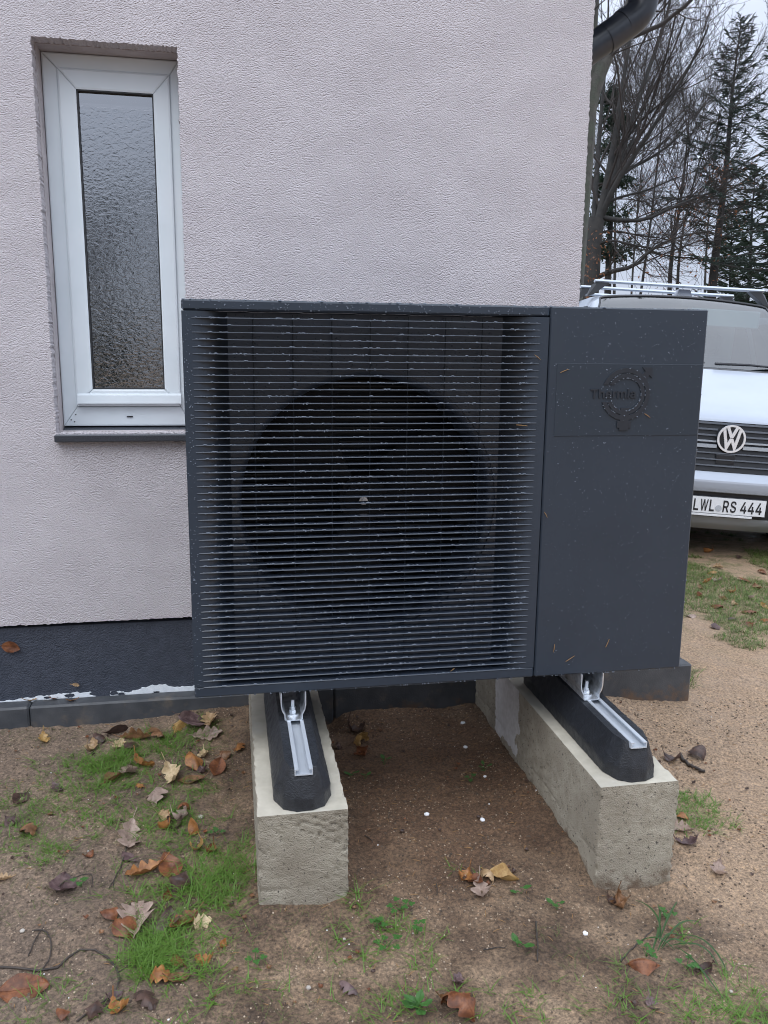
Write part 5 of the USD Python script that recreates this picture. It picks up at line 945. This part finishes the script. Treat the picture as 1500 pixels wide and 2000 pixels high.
# seedlings and clovers
def weed(px, py, n, size, label, kind='round', seed=0, hgt=.018):
    rg = np.random.default_rng(seed); p = onG(px, py); T_ = thing('weed_seedling', label, 'weed', p); st_ = []
    for k in range(n):
        az = k*6.283/n+rg.normal(0, .4); rr_ = size*(.5+.8*rg.random()); e = p+[math.cos(az)*rr_, math.sin(az)*rr_, hgt*(.5+.8*rg.random())]; st_.append((np.array([p, (p+e)/2+[0, 0, hgt*.3], e]), np.array([.0007, .0006, .0005])))
        if kind == 'clover':
            for j in range(3):
                a2 = az+j*2.094; c = e+np.array([math.cos(a2), math.sin(a2), .0])*.0042; u_ = np.linspace(0, 6.283, 9)[:-1]; V = np.vstack([c, np.c_[c[0]+.0042*np.cos(u_), c[1]+.0042*np.sin(u_), c[2]+.001*np.cos(u_*2)+.0008]]); obj('leaflet', trimesh.Trimesh(V, [(0, i+1, (i+1) % 8+1) for i in range(8)], process=False), 'weed_leaf', T_, smooth=True)
        else:
            m = leaf_mesh('beech', size*(.9+.5*rg.random()), rg, .3, .2, .1); rot(m, (0, 1, 0), -.35); rot(m, (0, 0, 1), az); m.apply_translation(e); obj('leaflet', m, 'weed_leaf', T_, smooth=True)
    obj('stalk', tubes(st_, 4), 'weed_leaf', T_, kind='stuff')
weed(781, 1778, 6, .022, 'bright green clover nearest the corner of the left beam, between the beams', 'clover', 1)
weed(757, 1849, 6, .024, 'low clover rosette below the bright one, in thin grass', 'clover', 2)
weed(735, 1818, 4, .02, 'sparse clover left of the two clovers in front of the left beam', 'clover', 3)
weed(815, 1825, 4, .016, 'tiny clover right of the low clover rosette', 'clover', 13)
weed(750, 1494, 3, .018, 'green seedling between the beams near the left beam, in shade', 'leaf', 4)
weed(684, 1517, 2, .018, 'two leaved dull seedling close to the inner side of the left beam', 'leaf', 5)
weed(714, 1522, 2, .016, 'two leaved seedling a little right of the dull one by the left beam', 'leaf', 6)
weed(946, 1507, 4, .015, 'small green seedling in the middle between the beams', 'leaf', 7)
weed(919, 1526, 4, .011, 'dark mossy seedling left below the middle one', 'clover', 14)
weed(1011, 1850, 3, .02, 'bright two leaved seedling beside an upright stick', 'leaf', 8)
weed(1018, 1745, 2, .018, 'single green leaf seedling right of the leaf heap', 'leaf', 9)
weed(1088, 1777, 3, .016, 'small green seedling left of the front foot of the right beam', 'leaf', 10)
weed(817, 1976, 7, .022, 'leafy green weed at the bottom edge left of the large wet russet leaf', 'leaf', 11)
weed(1300, 1795, 5, .016, 'clover among the long grass in front of the right beam', 'clover', 12)
weed(1262, 1868, 5, .016, 'clover just above the glossy red brown leaf', 'clover', 15)
weed(425, 1630, 4, .016, 'small clover on bare soil left of the left beam', 'clover', 16)
weed(158, 1733, 4, .016, 'small clover beside the faded purple brown leaf', 'clover', 17)
weed(1340, 1895, 5, .016, 'clover under the drooping grass blades at the lower right', 'clover', 18)
weed(498, 1880, 4, .014, 'small pale clover right of the lower grass patch', 'clover', 19)
# twigs and roots
def twig(lines, label, name='twig', cat_='twig', m='twig_dark', lift=.002):
    Ls = []
    for pts, r0, r1 in lines:
        Pn = smooth_line(np.array([onG(*p_) for p_ in pts]), 14); rg = np.random.default_rng(len(Ls)+abs(int(pts[0][0]))); Pn[:, 2] = gz_fine(Pn[:, 0], Pn[:, 1])+lift+r0*.6; Pn += rg.normal(0, min(r0*.5, .0008), Pn.shape); Ls.append((Pn, np.linspace(r0, r1, 14)))
    T_ = thing(name, label, cat_, Ls[0][0][0]); 
    for l_ in Ls: obj('stem', tubes([l_], 6, caps=True), m, T_, smooth=True)
twig([([(250, 1655), (238, 1690), (226, 1716), (212, 1738)], .0019, .0011), ([(226, 1716), (222, 1728), (223, 1742)], .0012, .0008)], 'thin forked twig below the large pinkish grey oak leaf')
twig([([(-10, 1890), (50, 1897), (110, 1893), (140, 1866), (180, 1858), (216, 1876), (232, 1905), (226, 1936), (200, 1962), (150, 1995)], .0024, .0017), ([(62, 1822), (92, 1826), (100, 1852), (94, 1880), (84, 1895)], .0018, .0012), ([(56, 1870), (70, 1835), (86, 1815)], .0014, .0009), ([(232, 1900), (262, 1884)], .0012, .0007)], 'dark thin roots looping over the soil in the lower left corner', 'root', 'root')
twig([([(110, 1745), (130, 1722), (165, 1711), (180, 1715), (178, 1735)], .0011, .0008)], 'hair thin root arching over the faded purple brown leaf', 'root', 'root')
twig([([(1047, 1803), (1048, 1828), (1050, 1852), (1049, 1880)], .0021, .0016)], 'straight dark stick pointing up the picture between seedling and right beam')
twig([([(944, 1857), (965, 1855), (990, 1850)], .0014, .0008)], 'short thin twig left of the two leaved seedling')
twig([([(1213, 1880), (1232, 1858), (1256, 1838), (1276, 1818)], .0018, .0012)], 'thin dark twig running up to the long grass clump')
twig([([(1328, 1478), (1340, 1492), (1356, 1503), (1376, 1510)], .006, .0045)], 'piece of dark bark lying on the sand below the round purple leaf', 'bark_piece', 'bark')
twig([([(713, 1632), (722, 1640), (728, 1648)], .0014, .0008)], 'tiny dark twig on shaded soil beside the left beam')
twig([([(852, 1728), (854, 1742), (853, 1752)], .0012, .0008)], 'tiny twig left of the leaf heap between the beams')
# dry conifer needles: on the machine, each seen alone, and on the ground
def needle_at(P0, P1, label):
    P0, P1 = np.array(P0, float), np.array(P1, float); mid = (P0+P1)/2+np.array([0, -.0012, .0006]); o = obj('pine_needle', tubes([(np.array([P0, mid, P1]), np.array([.0007, .0009, .0005]))], 5, caps=True), 'dry_needle', smooth=True); tag(prim(o), label, 'needle')
for a, b, lab in (((1044, 693), (1056, 703), 'dry needle caught on the right end of the upper louvres'), ((1094, 728), (1111, 721), 'dry needle in the top left corner of the badge field'), ((1259, 808), (1270, 816), 'dry needle right below the emblem ring'), ((1063, 1000), (1069, 1011), 'dry needle beside the seam, halfway down the plain panel'), ((1083, 1258), (1081, 1274), 'upright dry needle near the lower left corner of the plain panel'), ((1105, 1292), (1122, 1281), 'slanted dry needle at the bottom edge of the plain panel'), ((1183, 1264), (1190, 1248), 'light steep needle low in the middle of the plain panel'), ((1008, 830), (1030, 832), 'pale needle lying on a louvre left of the emblem'), ((880, 1311), (888, 1305), 'small pale needle on the lowest louvres')):
    needle_at(onY(*a, -.0022), onY(*b, -.0022), lab)
n = 900; x = rg.uniform(-1.0, 2.2, n); y = np.where(rg.random(n) < .9, rg.uniform(-.85, .74, n), rg.uniform(.74, 2.5, n)); ok = ~((np.abs(x-.239) < .105) & (y > -.27)) & ~((np.abs(x-1.038) < .104) & (y > -.275)); x, y = x[ok], y[ok]; n = len(x)
a = rg.uniform(0, 6.283, n); Ln = .008+.012*rg.random(n); P0 = np.c_[x, y, gz_fine(x, y)+.0022]; dx = np.c_[np.cos(a), np.sin(a)]*Ln[:, None]; P1 = np.c_[x+dx[:, 0], y+dx[:, 1], gz_fine(x+dx[:, 0], y+dx[:, 1])+.0026]
o = obj('fallen_needles', tubes([(np.array([p_, (p_+q_)/2+[0, 0, .001], q_]), np.array([.0006, .0008, .0004])) for p_, q_ in zip(P0, P1)], 4), 'dry_needle', smooth=True); tag(prim(o), 'dry conifer needles strewn over the soil', 'needles', kind='stuff')
n = 420; x = rg.uniform(-1.0, 1.6, n); y = rg.uniform(-.85, .72, n); ok = ~((np.abs(x-.239) < .11) & (y > -.275)) & ~((np.abs(x-1.038) < .11) & (y > -.28)) & (fbm3(x, y, 0, 3, 3, 91)+.1*(x < .15) > -.02); x, y = x[ok], y[ok]; n = len(x)
c_ = np.c_[x, y, gz_fine(x, y)+.0035]; ms = [leaf_mesh('beech', 1., np.random.default_rng(900+k), 1.2, .5, .5).simplify_quadric_decimation(face_count=60) if False else leaf_mesh('beech', 1., np.random.default_rng(900+k), 1.2, .5, .5) for k in range(3)]
for k, mt in enumerate(('leaf_dark', 'leaf_brown', 'leaf_rust')):
    i = np.arange(n) % 3 == k; o = obj('leaf_litter', scatter(ms[k], c_[i], .010+.012*rg.random(i.sum())**2, rg.uniform(0, 6.28, i.sum())), mt, smooth=True); tag(prim(o), ('blackish', 'brown', 'red brown')[k]+' shreds of rotting leaves on the soil', 'leaf litter', kind='stuff')
# soil crumbs and grit
def lump(seed, sub_=1):
    rg = np.random.default_rng(seed); m = trimesh.creation.icosphere(sub_); m.vertices *= (1+.35*(rg.random((len(m.vertices), 1))-.5)); m.vertices *= [1, .8+.3*rg.random(), .65]; return m
for nm, mt, n, s0, s1, lab, ex_ in (('soil_crumbs', 'crumb_dark', 11000, .0012, .0042, 'loose dark crumbs of damp soil', 2.6), ('sand_grains', 'crumb_sand', 12000, .0009, .0026, 'coarse pale sand grains', 2.), ('foam_beads', 'foam_white', 110, .0010, .0022, 'tiny white foam beads strewn over the soil', 1.5)):
    if nm == 'soil_crumbs': mat('crumb_dark', (.045, .032, .023), (.13, .092, .062), scale=60, rough=.85); mat('crumb_sand', (.28, .21, .14), (.44, .35, .26), scale=90, rough=.8)
    x = rg.uniform(-1.0, 2.1, n); y = rg.uniform(-.85, .74, n); 
    if nm == 'soil_crumbs': ok = fbm3(x, y, 0, 5, 3, 81) > -.08
    elif nm == 'sand_grains': ok = (fbm3(x, y, 0, 4, 3, 82)+.12*(x > 1.0)) > -.03
    else: ok = (x > -.9) & (fbm3(x, y, 0, 2, 2, 83) > -.1)
    ok &= ~((np.abs(x-.239) < .103) & (y > -.27)) & ~((np.abs(x-1.038) < .103) & (y > -.275)); x, y = x[ok], y[ok]; n = len(x); s = s0+(s1-s0)*rg.random(n)**ex_
    ms = [lump(k, 0 if nm != 'foam_beads' else 1) for k in range(5)]; ch = rg.integers(0, 5, n); M_ = [scatter(ms[k], np.c_[x, y, gz_fine(x, y)+s*.25][ch == k], s[ch == k], rg.uniform(0, 6.28, (ch == k).sum())) for k in range(5)]
    o = obj(nm, trimesh.util.concatenate(M_), mt, smooth=(nm == 'foam_beads')); tag(prim(o), lab, 'grit' if nm != 'foam_beads' else 'foam', kind='stuff')
for k, (px, py, s, lab) in enumerate(((902, 1413, 9, 'white foam chip nearest the kerb between the beams'), (912, 1461, 9, 'flat white foam chip in the middle between the beams'), (833, 1592, 9, 'double white foam crumb between the beams, left one'), (940, 1600, 9, 'white foam crumb between the beams, right one'), (1143, 1824, 10, 'white foam crumb in front of the right beam'), (1422, 1936, 10, 'pale pebble on the sand near the bottom right corner'), (672, 1835, 7, 'pale grey pebble below the left beam end'), (604, 1934, 10, 'pale reddish pebble at the bottom, under the left beam'), (41, 1818, 8, 'pale pebble by the root loops'), (392, 1600, 11, 'light grey stone right of the curled leaf cluster'), (945, 1517, 8, 'thin white foam flake near the middle seedling'))):
    p = onG(px, py); L = s/F*((p-CAM)@_f); rgk = np.random.default_rng(500+k); M_ = cat([scatter(lump(700+k*5+j, 2), np.array([p+[rgk.normal(0, L*.3), rgk.normal(0, L*.3), L*.22]]), np.array([L*(.35+.25*rgk.random())])) for j in range(1)])
    fo = 'foam' in lab; o = obj('foam_crumb' if fo else 'pebble', M_, 'foam_white' if fo else 'pebble', smooth=True); tag(prim(o), lab, 'foam' if fo else 'pebble')
